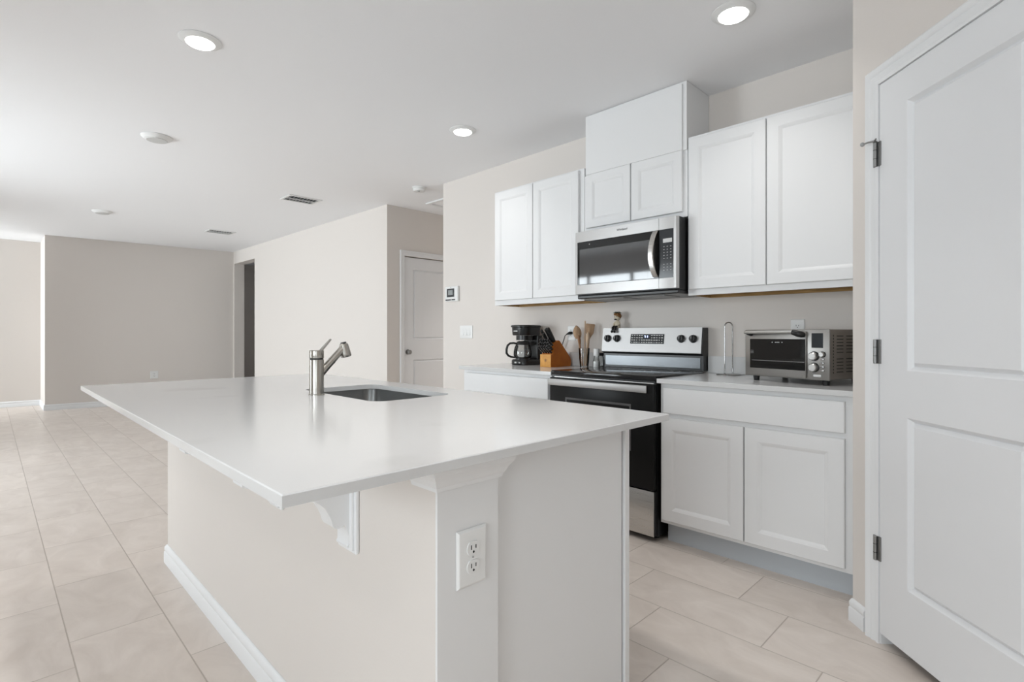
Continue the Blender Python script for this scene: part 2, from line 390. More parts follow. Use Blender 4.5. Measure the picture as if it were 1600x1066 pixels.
DOOR_RINGS = [(0.003, 0.003), (0.013, 0.015), (0.015, 0.015), (0.028, 0.003)]
def interior_door(name, w, h, panels, loc, mtx, label):
    mb = MB().panel_slab(w, h, 0.035, panels, DOOR_RINGS)
    mb.xform(mtx)
    return struct(name, mb, 'door', label=label, cat='door')
def casing(name, w, h, mtx, cw=0.062, gap=0.012):
    # stepped casing profile swept around an opening of width w and height h
    prof = [(0.0, 0.0), (0.0, -0.009), (0.010, -0.011), (0.013, -0.008), (0.018, -0.008), (0.026, -0.014), (0.034, -0.014), (0.037, -0.011), (0.046, -0.018), (cw - 0.006, -0.020), (cw, -0.016), (cw, 0.0)]
    rings = []
    for (cx, cz, sx) in ((0, 0, -1), (0, h, -1), (w, h, 1), (w, 0, 1)):
        rings.append([(cx + sx * o, d, cz + (o if cz > 0 else 0)) for o, d in prof])
    mb = MB().loft(rings); mb.xform(mtx)
    return struct(name, mb, 'trim', 40)
z0 = 0.042
d1 = interior_door('door_1', DW, 2.036, [(0.138, DW - 0.138, 0.265 - z0, 0.862 - z0), (0.138, DW - 0.138, 1.026 - z0, 1.962 - z0)], None,
                   R45 @ Matrix.Translation((0, -0.006, z0)), 'white two panel pantry door at the right edge with grey hinges')
casing('trim_doorcasing', DW + 0.007, 2.0825, R45 @ Matrix.Translation((-0.0035, -0.0005, 0)))
# jamb
mb = MB(); mb.box(-0.004, 0.0, 0, 0.11, 0, 2.083); mb.box(DW, DW + 0.004, 0, 0.11, 0, 2.083); mb.box(0, DW, 0, 0.11, 2.079, 2.083); mb.xform(R45)
struct('trim_doorjamb', mb, 'trim')
for hz in (1.823, 1.088, 0.355):
    h = MB()
    h.lathe([(0.0045, -0.045), (0.0060, -0.044), (0.0060, 0.044), (0.0045, 0.045)], (-0.009, -0.0165, hz), 12)
    h.box(-0.009, 0.010, -0.011, -0.0066, hz - 0.045, hz + 0.045); h.box(-0.022, -0.010, -0.0150, -0.0112, hz - 0.045, hz + 0.045)
    h.xform(R45); ho = obj('hinge', h, 'hinge', d1, 40)
    for dz in (-0.016, 0.016):
        k = MB().lathe([(0.0064, -0.001), (0.0064, 0.001)], (-0.009, -0.0165, hz + dz), 12).xform(R45); obj('knuckle_seam', k, 'slot', ho)
ds = MB(); ds.tube([(-0.004, -0.022, 1.872), (-0.018, -0.036, 1.872), (-0.032, -0.047, 1.870)], 0.0035, 8); ds.lathe([(0.0045, 0), (0.0075, 0.001), (0.0075, 0.004), (0.0045, 0.005)], (-0.009, -0.0165, 1.8685), 12)
ds.tube([(-0.004, -0.022, 1.872), (0.012, -0.028, 1.874)], 0.003, 8)
ds.xform(R45); ds = obj('door_stop', ds, 'hinge', d1, 40)
k = MB().ball((-0.0335, -0.048, 1.8697), 0.008).xform(R45); obj('bumper', k, 'grey', ds, 60)
kb = MB(); kb.lathe([(0.0, -0.055), (0.018, -0.054), (0.027, -0.043), (0.026, -0.03), (0.012, -0.022), (0.011, -0.006), (0.03, -0.004), (0.032, 0.0)], (0, 0, 0), 20, Matrix.Rotation(-math.pi / 2, 4, 'X') @ Matrix.Scale(1, 4))
kb.xform(R45 @ Matrix.Translation((DW - 0.065, -0.0075, 0.95))); obj('door_knob', kb, 'hinge', d1, 40)

# hall door on the hall's left wall (faces +X)
RH = Matrix.Translation((-5.39, 3.545, 0)) @ Matrix.Rotation(math.pi / 2, 4, 'Z')   # local x -> +Y, local -y -> +X
d2 = interior_door('door_2', 0.81, 2.08, [(0.14, 0.67, 0.25, 0.84), (0.14, 0.67, 1.09, 1.945)], None, RH @ Matrix.Translation((0, 0.025, 0.012)), 'grey white two panel door in the shaded hall')
casing('trim_halldoorcasing', 0.82, 2.102, RH @ Matrix.Translation((-0.006, -0.0005, 0)))
kb = MB(); kb.lathe([(0.0, -0.06), (0.018, -0.059), (0.028, -0.047), (0.027, -0.034), (0.012, -0.024), (0.011, -0.006), (0.031, -0.004), (0.033, 0.0)], (0, 0, 0), 24, Matrix.Rotation(-math.pi / 2, 4, 'X'))
kb.xform(RH @ Matrix.Translation((0.060, 0.0245, 0.945))); obj('door_knob', kb, 'hinge', d2, 40)

# baseboards: a moulded profile run along wall faces
BB = [(0, 0), (0.014, 0), (0.014, 0.052), (0.010, 0.058), (0.012, 0.064), (0.012, 0.076), (0.005, 0.088), (0, 0.090)]
def baseboard(name, p, q, inset0=0, inset1=0, h=0.09):
    # runs from p to q with the room on the right-hand side of p->q
    p = Vector((*p, 0)); q = Vector((*q, 0)); d = (q - p).normalized(); n = Vector((d.y, -d.x, 0)); k = h / 0.09
    rings = [[p + d * (inset0 * o) + n * (o + 0.0005) + Vector((0, 0, z * k)) for o, z in BB], [q - d * (inset1 * o) + n * (o + 0.0005) + Vector((0, 0, z * k)) for o, z in BB]]
    return MB().loft(rings)
def merge(mbs):
    a = mbs[0]
    for b in mbs[1:]:
        me = bpy.data.meshes.new('t'); b.bm.to_mesh(me); a.bm.from_mesh(me); bpy.data.meshes.remove(me); b.bm.free()
    return a
struct('baseboard_far', merge([baseboard('b', B0, B1, -1, 1), baseboard('b', (-11.62, 0.62), B0, 1, -1)]), 'trim', 40)
struct('baseboard_farleft', baseboard('b', (-11.62, YN), (-11.62, 0.62), 1, 1), 'trim', 40)
struct('baseboard_living', baseboard('b', (-9.46, lw(-9.46)), LA, 0, -1), 'trim', 40)
struct('baseboard_hall', baseboard('b', (-5.39, 3.305), (-5.39, 3.475), -1, 0), 'trim', 40)
struct('baseboard_kitchen', baseboard('b', (-4.27, Yw), (-3.20, Yw), -1, 0), 'trim', 40)
struct('baseboard_pantry', merge([baseboard('b', p45(-0.164), p45(-0.079), -0.42, 0), baseboard('b', p45(DW + 0.08), p45(1.25), 0, 0)]), 'trim', 40)

# ================================================================== ISLAND
IX0, IX1, IY0, IY1 = -3.15, -0.788, 0.307, 1.444
KX0, KX1, KY0, KY1 = -3.125, -0.866, 0.648, 0.816
struct('wall_island', MB().box(KX0, KX1 - 0.007, KY0, KY1, 0, 0.892), 'wall', label='beige half wall under the island countertop', cat='half wall')
struct('baseboard_island', merge([baseboard('b', (KX0, KY1), (KX0, KY0), 0, -1), baseboard('b', (KX0, KY0), (KX1, KY0), -1, -1)]), 'trim', 40)
struct('trim_islandend', MB().box(KX1 - 0.0065, KX1, KY0 - 0.001, KY1 + 0.001, 0.0, 0.892, 0.001), 'cab', label='white board covering the end of the half wall')
# moulded cap around the exposed end of the half wall
def rectring(o, z): return [(KX1 - 0.075 - o * 1.0, KY0 - o, z), (KX1 + o, KY0 - o, z), (KX1 + o, KY1 + o, z), (KX1 - 0.075 - o, KY1 + o, z)]
mb = MB().loft([rectring(o, z) for o, z in ((0.0006, 0.831), (0.007, 0.831), (0.009, 0.840), (0.012, 0.843), (0.018, 0.856), (0.027, 0.868), (0.030, 0.878), (0.036, 0.882), (0.036, 0.8935))])
struct('trim_islandcap', mb, 'trim', 12)

def rrect(x0, x1, y0, y1, r, n=6):
    pts = []
    for cx, cy, a0 in ((x1 - r, y1 - r, 0), (x0 + r, y1 - r, 90), (x0 + r, y0 + r, 180), (x1 - r, y0 + r, 270)):
        for k in range(n + 1):
            a = math.radians(a0 + 90 * k / n); pts.append((cx + r * math.cos(a), cy + r * math.sin(a)))
    return pts
SX0, SX1, SY0, SY1 = -2.265, -1.650, 0.965, 1.315
def slab_with_hole(x0, x1, y0, y1, z0, z1, hole, e=0.002):
    # hole: ccw loop starting at +x side; the outer loop is matched by angle
    mb = MB(); cx = (hole[0][0] + hole[len(hole) // 2][0]) / 2; cy = sum(p[1] for p in hole) / len(hole)
    n = len(hole); k = n // 4
    corners = [(x1, y1), (x0, y1), (x0, y0), (x1, y0)]
    def ring(pts, z): return [mb.bm.verts.new((p[0], p[1], z)) for p in pts]
    for z, flip in ((z1, False), (z0, True)):
        hv = ring(hole, z); ins = e if not flip else 0
        cv = ring([(x1 - ins, y1 - ins), (x0 + ins, y1 - ins), (x0 + ins, y0 + ins), (x1 - ins, y0 + ins)], z)
        for c in range(4):
            seg = [hv[(c * k + i) % n] for i in range(k)]
            for i in range(k - 1): mb.bm.faces.new((seg[i], cv[c], seg[i + 1]))
            nxt = hv[((c + 1) * k) % n]
            mb.bm.faces.new((seg[-1], cv[c], cv[(c + 1) % 4], nxt))
        if not flip: top_h, top_c = hv, cv
        else: bot_h, bot_c = hv, cv
    mid = ring(corners, z1 - e)
    for a, b in ((top_c, mid), (mid, bot_c)):
        for c in range(4): mb.bm.faces.new((a[c], a[(c + 1) % 4], b[(c + 1) % 4], b[c]))
    for i in range(n): mb.bm.faces.new((top_h[i], top_h[(i + 1) % n], bot_h[(i + 1) % n], bot_h[i]))
    return mb
hole = rrect(SX0, SX1, SY0, SY1, 0.055, 7)
o = obj('island_countertop', slab_with_hole(IX0, IX1, IY0, IY1, 0.894, 0.914, hole), 'quartz')
o['label'] = 'large white quartz countertop on the kitchen island with a sink cutout'; o['category'] = 'countertop'

# island cabinet behind the half wall
t = thing('island_cabinet', 'white island base cabinet with plain end panel beside the half wall', 'cabinet', (-2.0, 1.1, 0))
def loc(mb, t): return mb.xform(Matrix.Translation(-Vector(t.location)))
def hollow(x0, x1, y0, y1, z0, z1, w=0.016):
    return MB().box(x0, x0 + w, y0, y1, z0, z1).box(x1 - w, x1, y0, y1, z0, z1).box(x0 + w, x1 - w, y0, y0 + w, z0, z1).box(x0 + w, x1 - w, y0 + w, y1, z0, z0 + w)
obj('carcass', loc(hollow(-3.10, -0.906, KY1 + 0.004, 1.352, 0.105, 0.892), t), 'cab', t)
obj('end_panel', loc(MB().box(-0.905, -0.889, KY1 + 0.003, 1.346, 0.0, 0.892), t), 'cab', t)
obj('face_frame', loc(MB().box(-3.10, -3.06, 1.354, 1.375, 0.105, 0.892).box(-0.925, -0.881, 1.354, 1.375, 0.0, 0.892).box(-3.06, -0.925, 1.354, 1.375, 0.85, 0.892).box(-3.06, -0.925, 1.354, 1.375, 0.105, 0.14), t), 'cab', t)
obj('toe_kick', loc(MB().box(-3.10, -0.906, 1.285, 1.30, 0.0, 0.104), t), 'toe', t)
CAB_RINGS = [(0.003, 0.0015), (0.007, 0.003), (0.018, 0.0095)]
def cab_door(parent, x0, x1, yf, z0, z1, t, fr=0.058, name='door', flipy=False, panel=True, thick=0.019):
    w, h = x1 - x0, z1 - z0
    mb = MB().panel_slab(w, h, thick, [(fr, w - fr, fr, h - fr)] if panel else [], CAB_RINGS, 0.003)
    if flipy: mb.xform(Matrix.Translation((x1, yf, z0)) @ Matrix.Rotation(math.pi, 4, 'Z'))
    else: mb.xform(Matrix.Translation((x0, yf, z0)))
    return obj(name, loc(mb, t), 'cab', parent)
for i in range(5):
    a = -3.09 + i * 0.435
    cab_door(t, a, a + 0.425, 1.396, 0.125, 0.70, t, flipy=True)
    cab_door(t, a, a + 0.425, 1.396, 0.715, 0.862, t, flipy=True, panel=False, name='drawer')

# corbels under the overhang
def corbel(x, label):
    t = thing('corbel', label, 'corbel', (x, KY0 - 0.0005, 0.8935), 0, 'corbels under the island overhang')
    pr = [(-0.010, -0.005), (-0.262, -0.005), (-0.262, -0.070), (-0.252, -0.0745), (-0.222, -0.0765), (-0.190, -0.085), (-0.160, -0.099), (-0.132, -0.118), (-0.108, -0.133), (-0.090, -0.145), (-0.078, -0.158), (-0.069, -0.173),
          (-0.062, -0.188), (-0.058, -0.203), (-0.053, -0.211), (-0.044, -0.2145), (-0.034, -0.213), (-0.029, -0.209), (-0.026, -0.214), (-0.020, -0.226), (-0.0165, -0.240), (-0.0165, -0.258), (-0.020, -0.264), (-0.019, -0.268), (-0.010, -0.269)]
    obj('bracket', MB().prism(pr, -0.036, 0.024, 'x'), 'trim', t, 35)
    obj('back_plate', MB().box(-0.046, 0.046, -0.010, 0, -0.282, 0, 0.003).box(-0.036, 0.036, -0.0155, -0.0095, -0.275, 0, 0.002), 'trim', t)
    obj('top_plate', MB().box(-0.036, 0.036, -0.270, -0.016, -0.012, 0, 0.003), 'trim', t)
    return t
corbel(-1.228, 'white carved corbel on the half wall nearest the island outlet')
corbel(-1.69, 'white corbel farther along the half wall, only its nose showing under the countertop')

# outlets -------------------------------------------------------------
def outlet(label, mtx, w=0.082, h=0.122, group=None):
    t = thing('outlet', label, 'outlet', group=group); t.matrix_world = mtx
    def ringp(i, y): return [(-w / 2 + i, y, -h / 2 + i), (w / 2 - i, y, -h / 2 + i), (w / 2 - i, y, h / 2 - i), (-w / 2 + i, y, h / 2 - i)]
    obj('cover_plate', MB().loft([ringp(0, 0), ringp(0, -0.002), ringp(0.004, -0.006), ringp(0.006, -0.0065)]), 'plate', t)
    for zc in (0.0195, -0.0195):
        pts = []
        for k in range(28):
            a = 2 * math.pi * k / 28
            pts.append((0.0172 * math.cos(a), max(-0.0142, min(0.0142, 0.0172 * math.sin(a))) + zc))
        r = obj('receptacle', MB().prism(pts, -0.0088, -0.0055, 'y'), 'plastic_white', t)
        s_ = MB(); s_.box(-0.0075, -0.0053, -0.0093, -0.0086, zc - 0.002, zc + 0.0075); s_.box(0.0053, 0.0075, -0.0093, -0.0086, zc - 0.001, zc + 0.0065)
        s_.lathe([(0.0026, -0.0003), (0.0026, 0.0004)], (0, -0.0089, zc - 0.0075), 12, Matrix.Rotation(math.pi / 2, 4, 'X'))
        obj('slots', s_, 'slot', r)
    obj('screw', MB().lathe([(0.0022, -0.0004), (0.0022, 0.0006)], (0, -0.0068, 0), 10, Matrix.Rotation(math.pi / 2, 4, 'X')), 'grey', t)
    return t
RX = Matrix.Rotation(math.pi / 2, 4, 'Z')
outlet('white duplex outlet on the end of the island half wall', Matrix.Translation((KX1 + 0.0008, 0.736, 0.675)) @ RX)
outlet('white outlet on the kitchen wall behind the toaster oven', Matrix.Translation((-0.981, Yw - 0.0006, 1.181)), 0.074, 0.118)
outlet('white outlet behind the knife block with a black plug in it', Matrix.Translation((-2.615, Yw - 0.0006, 1.165)), 0.08, 0.118)
fd = Vector((B1[0] - B0[0], B1[1] - B0[1], 0)).normalized(); fp = Vector((*B0, 0)) + fd * ((2.0 - B0[1]) / fd.y)
outlet('white outlet low on the taupe far wall', Matrix.Translation((fp.x + 0.001, fp.y, 0.48)) @ Matrix.Rotation(math.atan2(fd.y, fd.x), 4, 'Z'), 0.11, 0.125)

# sink ----------------------------------------------------------------
t = thing('kitchen_sink', 'stainless steel undermount sink set in the island countertop', 'sink', (-1.96, 1.14, 0.894))
def zring(x0, x1, y0, y1, r, z): return [(p[0] + 1.96, p[1] - 1.14, z) for p in rrect(x0, x1, y0, y1, r, 7)]
e = 0.006
obj('basin', MB().loft([zring(SX0 - 0.03, SX1 + 0.03, SY0 - 0.03, SY1 + 0.03, 0.075, -0.0012), zring(SX0 - e, SX1 + e, SY0 - e, SY1 + e, 0.06, -0.0012), zring(SX0 - e, SX1 + e, SY0 - e, SY1 + e, 0.06, -0.010), zring(SX0 + 0.006, SX1 - 0.006, SY0 + 0.006, SY1 - 0.006, 0.06, -0.17),
                        zring(SX0 + 0.03, SX1 - 0.03, SY0 + 0.03, SY1 - 0.03, 0.05, -0.205), zring(-1.99, -1.93, 1.11, 1.17, 0.028, -0.21)], cap0=False), 'sinkm', t, 40)
obj('drain', MB().lathe([(0.055, -0.2075), (0.052, -0.2045), (0.04, -0.2055), (0.0, -0.2057)], (0, 0, 0), 24), 'chrome', t, 40)

# faucet --------------------------------------------------------------
t = thing('kitchen_faucet', 'brushed nickel single lever pull out faucet on the island beside the sink', 'faucet', (-2.013, 0.918, 0.9142))
obj('body', MB().lathe([(0.030, 0), (0.030, 0.003), (0.0275, 0.005), (0.0275, 0.137), (0.0268, 0.139), (0.0, 0.139)], (0, 0, 0), 36), 'nickel', t, 40)
obj('trim_ring', MB().lathe([(0.0255, 0.1385), (0.0255, 0.145)], (0, 0, 0), 36, Matrix.Rotation(math.radians(0), 4, 'X')), 'slot', t, 40)
obj('cap', MB().lathe([(0.0270, 0.1445), (0.0275, 0.146), (0.0275, 0.173), (0.0265, 0.1755), (0.0, 0.1765)], (0, 0, 0), 36), 'nickel', t, 40)
lev = MB(); d = Vector((0, 0.039, 0.043)).normalized(); side = Vector((1, 0, 0)); nrm = d.cross(side)
def lr(a, w, h): 
    c = Vector((0, 0.014, 0.170)) + d * a
    return [c + side * w + nrm * h, c - side * w + nrm * h, c - side * w - nrm * h, c + side * w - nrm * h]
obj('lever', MB().loft([lr(0, 0.008, 0.004), lr(0.02, 0.008, 0.0035), lr(0.064, 0.0065, 0.0025), lr(0.066, 0.005, 0.002)]), 'nickel', t)
obj('spout', MB().tube([(0, 0.012, 0.078), (0, 0.04, 0.109), (0, 0.113, 0.184)], [0.0155, 0.0150, 0.0140], 24).tube([(0, 0.062, 0.1315), (0, 0.064, 0.1335)], [0.0158, 0.0158], 24), 'nickel', t, 40)
obj('spray_head', MB().lathe([(0.0, 0.042), (0.013, 0.0415), (0.018, 0.037), (0.0195, 0.025), (0.021, 0.0), (0.0215, -0.012), (0.020, -0.0145), (0.0, -0.0145)], (0, 0.122, 0.161), 28, Matrix.Rotation(math.radians(14), 4, 'X')), 'nickel', t, 40)
obj('spray_button', MB().lathe([(0.012, 0.0), (0.012, 0.003), (0.0, 0.0035)], (0, 0.1125, 0.203), 20, Matrix.Rotation(math.radians(14), 4, 'X')), 'plastic_black', t, 40)

# ================================================================== UPPER CABINETS
FF = 2.976; DF = 2.956
def wall_cab(label, x0, x1, z0, z1, doors, dz0, dz1, name='wall_cabinet'):
    t = thing(name, label, 'cabinet', ((x0 + x1) / 2, Yw, z0))
    mb = MB().box(x0, x1, FF + 0.019, Yw - 0.002, z0 + 0.026, z1)
    mb.box(x0, x0 + 0.004, FF + 0.019, Yw - 0.002, z0, z0 + 0.026); mb.box(x1 - 0.004, x1, FF + 0.019, Yw - 0.002, z0, z0 + 0.026)
    obj('carcass', loc(mb, t), 'cab', t)
    obj('face_frame', loc(MB().box(x0, x1, FF, FF + 0.018, z0, z1), t), 'cab', t)
    u = MB().box(x0 + 0.005, x1 - 0.005, FF + 0.0195, Yw - 0.004, z0 + 0.016, z0 + 0.0255)
    u.box(x0 + 0.005, x0 + 0.016, FF + 0.0195, Yw - 0.004, z0 + 0.0004, z0 + 0.016); u.box(x1 - 0.016, x1 - 0.005, FF + 0.0195, Yw - 0.004, z0 + 0.0004, z0 + 0.016)
    u.box(x0 + 0.016, x1 - 0.016, Yw - 0.022, Yw - 0.004, z0 - 0.001, z0 + 0.016); u.box(x0 + 0.016, x1 - 0.016, FF + 0.0195, FF + 0.03, z0 + 0.002, z0 + 0.016)
    obj('underside', loc(u, t), 'raw', t, label='unpainted brown wood underside')
    for a, b in doors: cab_door(t, a, b, DF, dz0, dz1, t)
    return t
wall_cab('white two door wall cabinet left of the microwave', -3.192, -2.272, 1.392, 2.324, [(-3.176, -2.754), (-2.748, -2.312)], 1.432, 2.312)
wall_cab('white two door wall cabinet right of the microwave', -1.497, -0.548, 1.386, 2.330, [(-1.484, -1.048), (-1.042, -0.575)], 1.420, 2.312)
t = thing('wall_cabinet', 'short white two door cabinet directly above the microwave', 'cabinet', (-1.885, Yw, 1.862))
obj('carcass', loc(MB().box(-2.268, -1.501, FF + 0.019, Yw - 0.002, 1.862, 2.262), t), 'cab', t)
obj('face_frame', loc(MB().box(-2.268, -1.501, FF, FF + 0.018, 1.862, 2.262), t), 'cab', t)
cab_door(t, -2.246, -1.889, DF, 1.892, 2.262, t, 0.052); cab_door(t, -1.881, -1.528, DF, 1.892, 2.262, t, 0.052)
t = thing('duct_cover', 'plain white box above the short cabinet rising to the ceiling', 'duct cover', (-1.88, Yw, 2.264))
obj('box_side', loc(MB().box(-2.252, -1.502, 2.966, Yw - 0.002, 2.2625, H - 0.002), t), 'cab', t)
obj('front_panel', loc(MB().box(-2.246, -1.528, 2.956, 2.9655, 2.2625, H - 0.016, 0.001), t), 'cab', t)

# ================================================================== MICROWAVE
t = thing('microwave', 'stainless steel over the range microwave with a dark window and curved handle', 'microwave', (-1.883, Yw, 1.42))
X0, X1, Z0, Z1, YF = -2.262, -1.505, 1.424, 1.848, 2.850
obj('body', loc(MB().box(X0 + 0.003, X1 - 0.003, YF + 0.031, Yw - 0.004, Z0 - 0.004, Z1 + 0.004, 0.003), t), 'black', t)
xd = -1.6215
def frame_front(x0, x1, z0, z1, gx0, gx1, gz0, gz1, lr_, rr_):
    # steel frame around a glass opening, outer vertical edges rolled back
    mb = MB()
    yo0 = 0.018 if lr_ else 0.0; yo1 = 0.018 if rr_ else 0.0
    bl = 0.020 if lr_ else 0.001; br = 0.020 if rr_ else 0.001
    xs = [x0, x0 + bl * 0.35, x0 + bl, x1 - br, x1 - br * 0.35, x1]; ys = [YF + yo0, YF + yo0 * 0.3, YF, YF, YF + yo1 * 0.3, YF + yo1]
    sec = list(zip(xs, ys)) + [(x1, YF + 0.030), (x0, YF + 0.030)]
    mb.prism(sec, z0, gz0); mb.prism(sec, gz1, z1)
    if gx0 - x0 > 0.002: mb.prism([p for p in sec if p[0] <= gx0] and [(x0, ys[0]), (x0 + bl * .35, ys[1]), (x0 + bl, YF), (gx0, YF), (gx0, YF + .03), (x0, YF + .03)], gz0, gz1)
    if x1 - gx1 > 0.002: mb.prism([(gx1, YF), (x1 - br, YF), (x1 - br * .35, ys[4]), (x1, ys[5]), (x1, YF + .03), (gx1, YF + .03)], gz0, gz1)
    return mb
dr = obj('door', loc(frame_front(X0, xd - 0.001, Z0 + 0.003, Z1, -2.236, xd - 0.001, 1.488, 1.778, True, False), t), 'mw_steel', t, 30)
obj('door_glass', loc(MB().box(-2.2355, xd - 0.0015, YF + 0.002, YF + 0.028, 1.4885, 1.7775), t), 'black_glass', dr)
obj('window', loc(MB().box(-2.218, -1.655, YF + 0.0012, YF + 0.0026, 1.493, 1.728), t), 'grey_glass', dr)
obj('window_screen', loc(MB().box(-2.168, -1.696, YF + 0.0006, YF + 0.0013, 1.503, 1.682), t), 'grey_glass', dr)
cp = obj('control_panel', loc(frame_front(xd + 0.001, X1, Z0 + 0.003, Z1, xd + 0.001, -1.522, 1.488, 1.778, False, True), t), 'mw_steel', t, 30)
obj('panel_glass', loc(MB().box(xd + 0.0015, -1.5225, YF + 0.002, YF + 0.028, 1.4885, 1.7775), t), 'screen', cp)
obj('display', loc(MB().box(-1.594, -1.536, YF + 0.0008, YF + 0.0021, 1.698, 1.722), t), 'lightgrey', cp)
mb = MB()
for r in range(9):
    for c in range(3):
        if r in (5,) : continue
        x = -1.588 + c * 0.022; z = 1.675 - r * 0.0175
        obj('key', loc(MB().box(x - 0.0042, x + 0.0042, YF + 0.0013, YF + 0.0021, z - 0.0022, z + 0.0022), t), 'grey', cp)
hp = []
for k in range(13):
    s_ = k / 12; z = 1.498 + s_ * 0.276; bow = math.sin(math.pi * s_)
    hp.append((-1.642 - 0.012 * bow, YF - 0.004 - 0.038 * bow ** 0.7, z))
mb = MB(); rings = []
for (x, y, z) in hp: rings.append([(x - 0.017, y + 0.001, z), (x - 0.013, y - 0.005, z), (x + 0.013, y - 0.005, z), (x + 0.017, y + 0.001, z), (x + 0.013, y + 0.005, z), (x - 0.013, y + 0.005, z)])
obj('handle', loc(mb.loft(rings), t), 'steel', dr, 50)
obj('vent_base', loc(MB().box(X0 + 0.012, X1 - 0.004, YF + 0.02, Yw - 0.012, 1.395, 1.419, 0.006), t), 'black', t)
mb = MB()
for a in (-2.15, -1.86): mb.box(a, a + 0.23, YF + 0.08, Yw - 0.14, 1.391, 1.3948)
obj('grease_filter', loc(mb, t), 'grey', t)
text_obj('logo', 'Whirlpool', 0.019, 'ink', dr, (-1.879 + 1.883, YF - 0.0006 - Yw, 1.8195 - 1.42), (math.pi / 2, 0, 0))
obj('badge_dot', loc(MB().lathe([(0.003, -0.0005), (0.003, 0.0005)], (-2.135, YF + 0.0016, 1.757), 10, Matrix.Rotation(math.pi / 2, 4, 'X')), t), 'lightgrey', dr)

# ================================================================== RANGE
t = thing('kitchen_range', 'black and stainless steel electric range between the base cabinets', 'range', (-1.883, 2.94, 0))
X0, X1 = -2.261, -1.503
obj('body', loc(MB().box(X0 + 0.002, X1 - 0.002, 2.632, Yw - 0.005, 0.03, 0.894), t), 'black', t)
for fx in (X0 + 0.05, X1 - 0.05):
    for fy in (2.70, 3.18): obj('foot', loc(MB().lathe([(0.018, 0), (0.018, 0.03)], (fx, fy, 0), 14), t), 'plastic_black', t)
ct = obj('cooktop', loc(MB().box(X0, X1, 2.608, 3.185, 0.8945, 0.921, 0.004), t), 'cook_glass', t, 30)
mb = MB()
for bx_, by_, br in ((-2.07, 2.76, 0.11), (-1.70, 2.76, 0.085), (-2.07, 3.03, 0.075), (-1.70, 3.03, 0.11)):
    for rr in (br, br * 0.62): obj('burner_ring', loc(MB().lathe([(rr, 0.9212), (rr, 0.9215), (rr - 0.0025, 0.9215), (rr - 0.0025, 0.9212)], (bx_, by_, 0), 40, cap=False), t), 'border', ct)
od = obj('oven_door', loc(MB().box(X0 + 0.002, X1 - 0.004, 2.592, 2.630, 0.292, 0.876, 0.003), t), 'oven_glass', t, 30)
mb = MB().box(-2.128, -1.650, 2.5905, 2.5925, 0.745, 0.757).box(-2.128, -1.650, 2.5905, 2.5925, 0.492, 0.500).box(-2.128, -2.118, 2.5905, 2.5925, 0.500, 0.745).box(-1.660, -1.650, 2.5905, 2.5925, 0.500, 0.745)
obj('window_border', loc(mb, t), 'border', od)
obj('window', loc(MB().box(-2.1175, -1.6605, 2.591, 2.5925, 0.5005, 0.7445), t), 'oven_glass', od)
mb = MB().box(X0 + 0.006, X1 - 0.036, 2.566, 2.582, 0.829, 0.870, 0.004)
for hx in (X0 + 0.03, X1 - 0.065): mb.box(hx - 0.012, hx + 0.012, 2.581, 2.593, 0.84, 0.86)
obj('handle', loc(mb, t), 'steel_soft', od, 30)
sd_ = obj('storage_drawer', loc(MB().box(X0 + 0.003, X1 - 0.007, 2.600, 2.6085, 0.035, 0.283, 0.002), t), 'steel', t, 30)
obj('drawer_box', loc(MB().box(X0 + 0.004, X1 - 0.005, 2.609, 2.6315, 0.037, 0.281), t), 'black', sd_)
obj('vent_gap', loc(MB().box(X0 + 0.004, X1 - 0.004, 2.609, 2.632, 0.8765, 0.894), t), 'black', t)
obj('trim_strip', loc(MB().box(X0 + 0.03, X1 - 0.01, 2.606, 2.609, 0.8795, 0.8835), t), 'steel', t)
# back guard
bgp = [(3.240, 0.922), (3.186, 0.922), (3.186, 1.03), (3.164, 1.034), (3.186, 1.196), (3.19, 1.199), (3.256, 1.199), (3.256, 0.922)]
gd = obj('back_guard', loc(MB().prism([(3.192, 0.9215), (3.192, 1.018), (3.168, 1.030), (3.190, 1.196), (3.256, 1.196), (3.256, 0.9215)], X0 + 0.001, X1 - 0.001, 'x'), t), 'black', t)
yb = lambda z: 3.164 + (z - 1.034) * (3.186 - 3.164) / (1.196 - 1.034)
sl = math.atan2(3.186 - 3.164, 1.196 - 1.034)
obj('control_face', loc(MB().prism([(3.164, 1.034), (3.1675, 1.031), (3.1895, 1.1965), (3.192, 1.1995), (3.186, 1.199)], X0 + 0.0005, X1 - 0.006, 'x'), t), 'steel_soft', gd)
obj('lower_strip', loc(MB().prism([(3.188, 0.938), (3.1918, 0.938), (3.1918, 1.004), (3.188, 1.004)], X0 + 0.02, X1 - 0.02, 'x'), t), 'dark_steel', gd)
def on_guard(mb, x, z): return mb.xform(Matrix.Translation((x, yb(z), z)) @ Matrix.Rotation(-sl, 4, 'X'))
dp = obj('display', loc(on_guard(MB().box(-0.128, 0.128, -0.0025, 0.002, -0.033, 0.033), -1.895, 1.123), t), 'screen', gd)
mb = MB(); rnd = random.Random(3)
for r in range(4):
    for c in range(13):
        x = -0.115 + c * 0.019; z = -0.024 + r * 0.016
        if -0.035 < x < 0.02 and r >= 2: continue
        w_ = rnd.choice((0.004, 0.006, 0.0075)); mb.box(x - w_, x + w_, -0.0032, -0.0024, z - 0.003, z + 0.003)
obj('button_marks', loc(on_guard(mb, -1.895, 1.123), t), 'lightgrey', dp)
mb = MB(); mb.box(-0.016, -0.010, -0.0033, -0.0024, 0.008, 0.024).box(0.001, 0.007, -0.0033, -0.0024, 0.008, 0.024).box(-0.021, -0.016, -0.0033, -0.0024, 0.020, 0.024)
obj('clock_digits', loc(on_guard(mb, -1.895, 1.123), t), 'digit', dp)
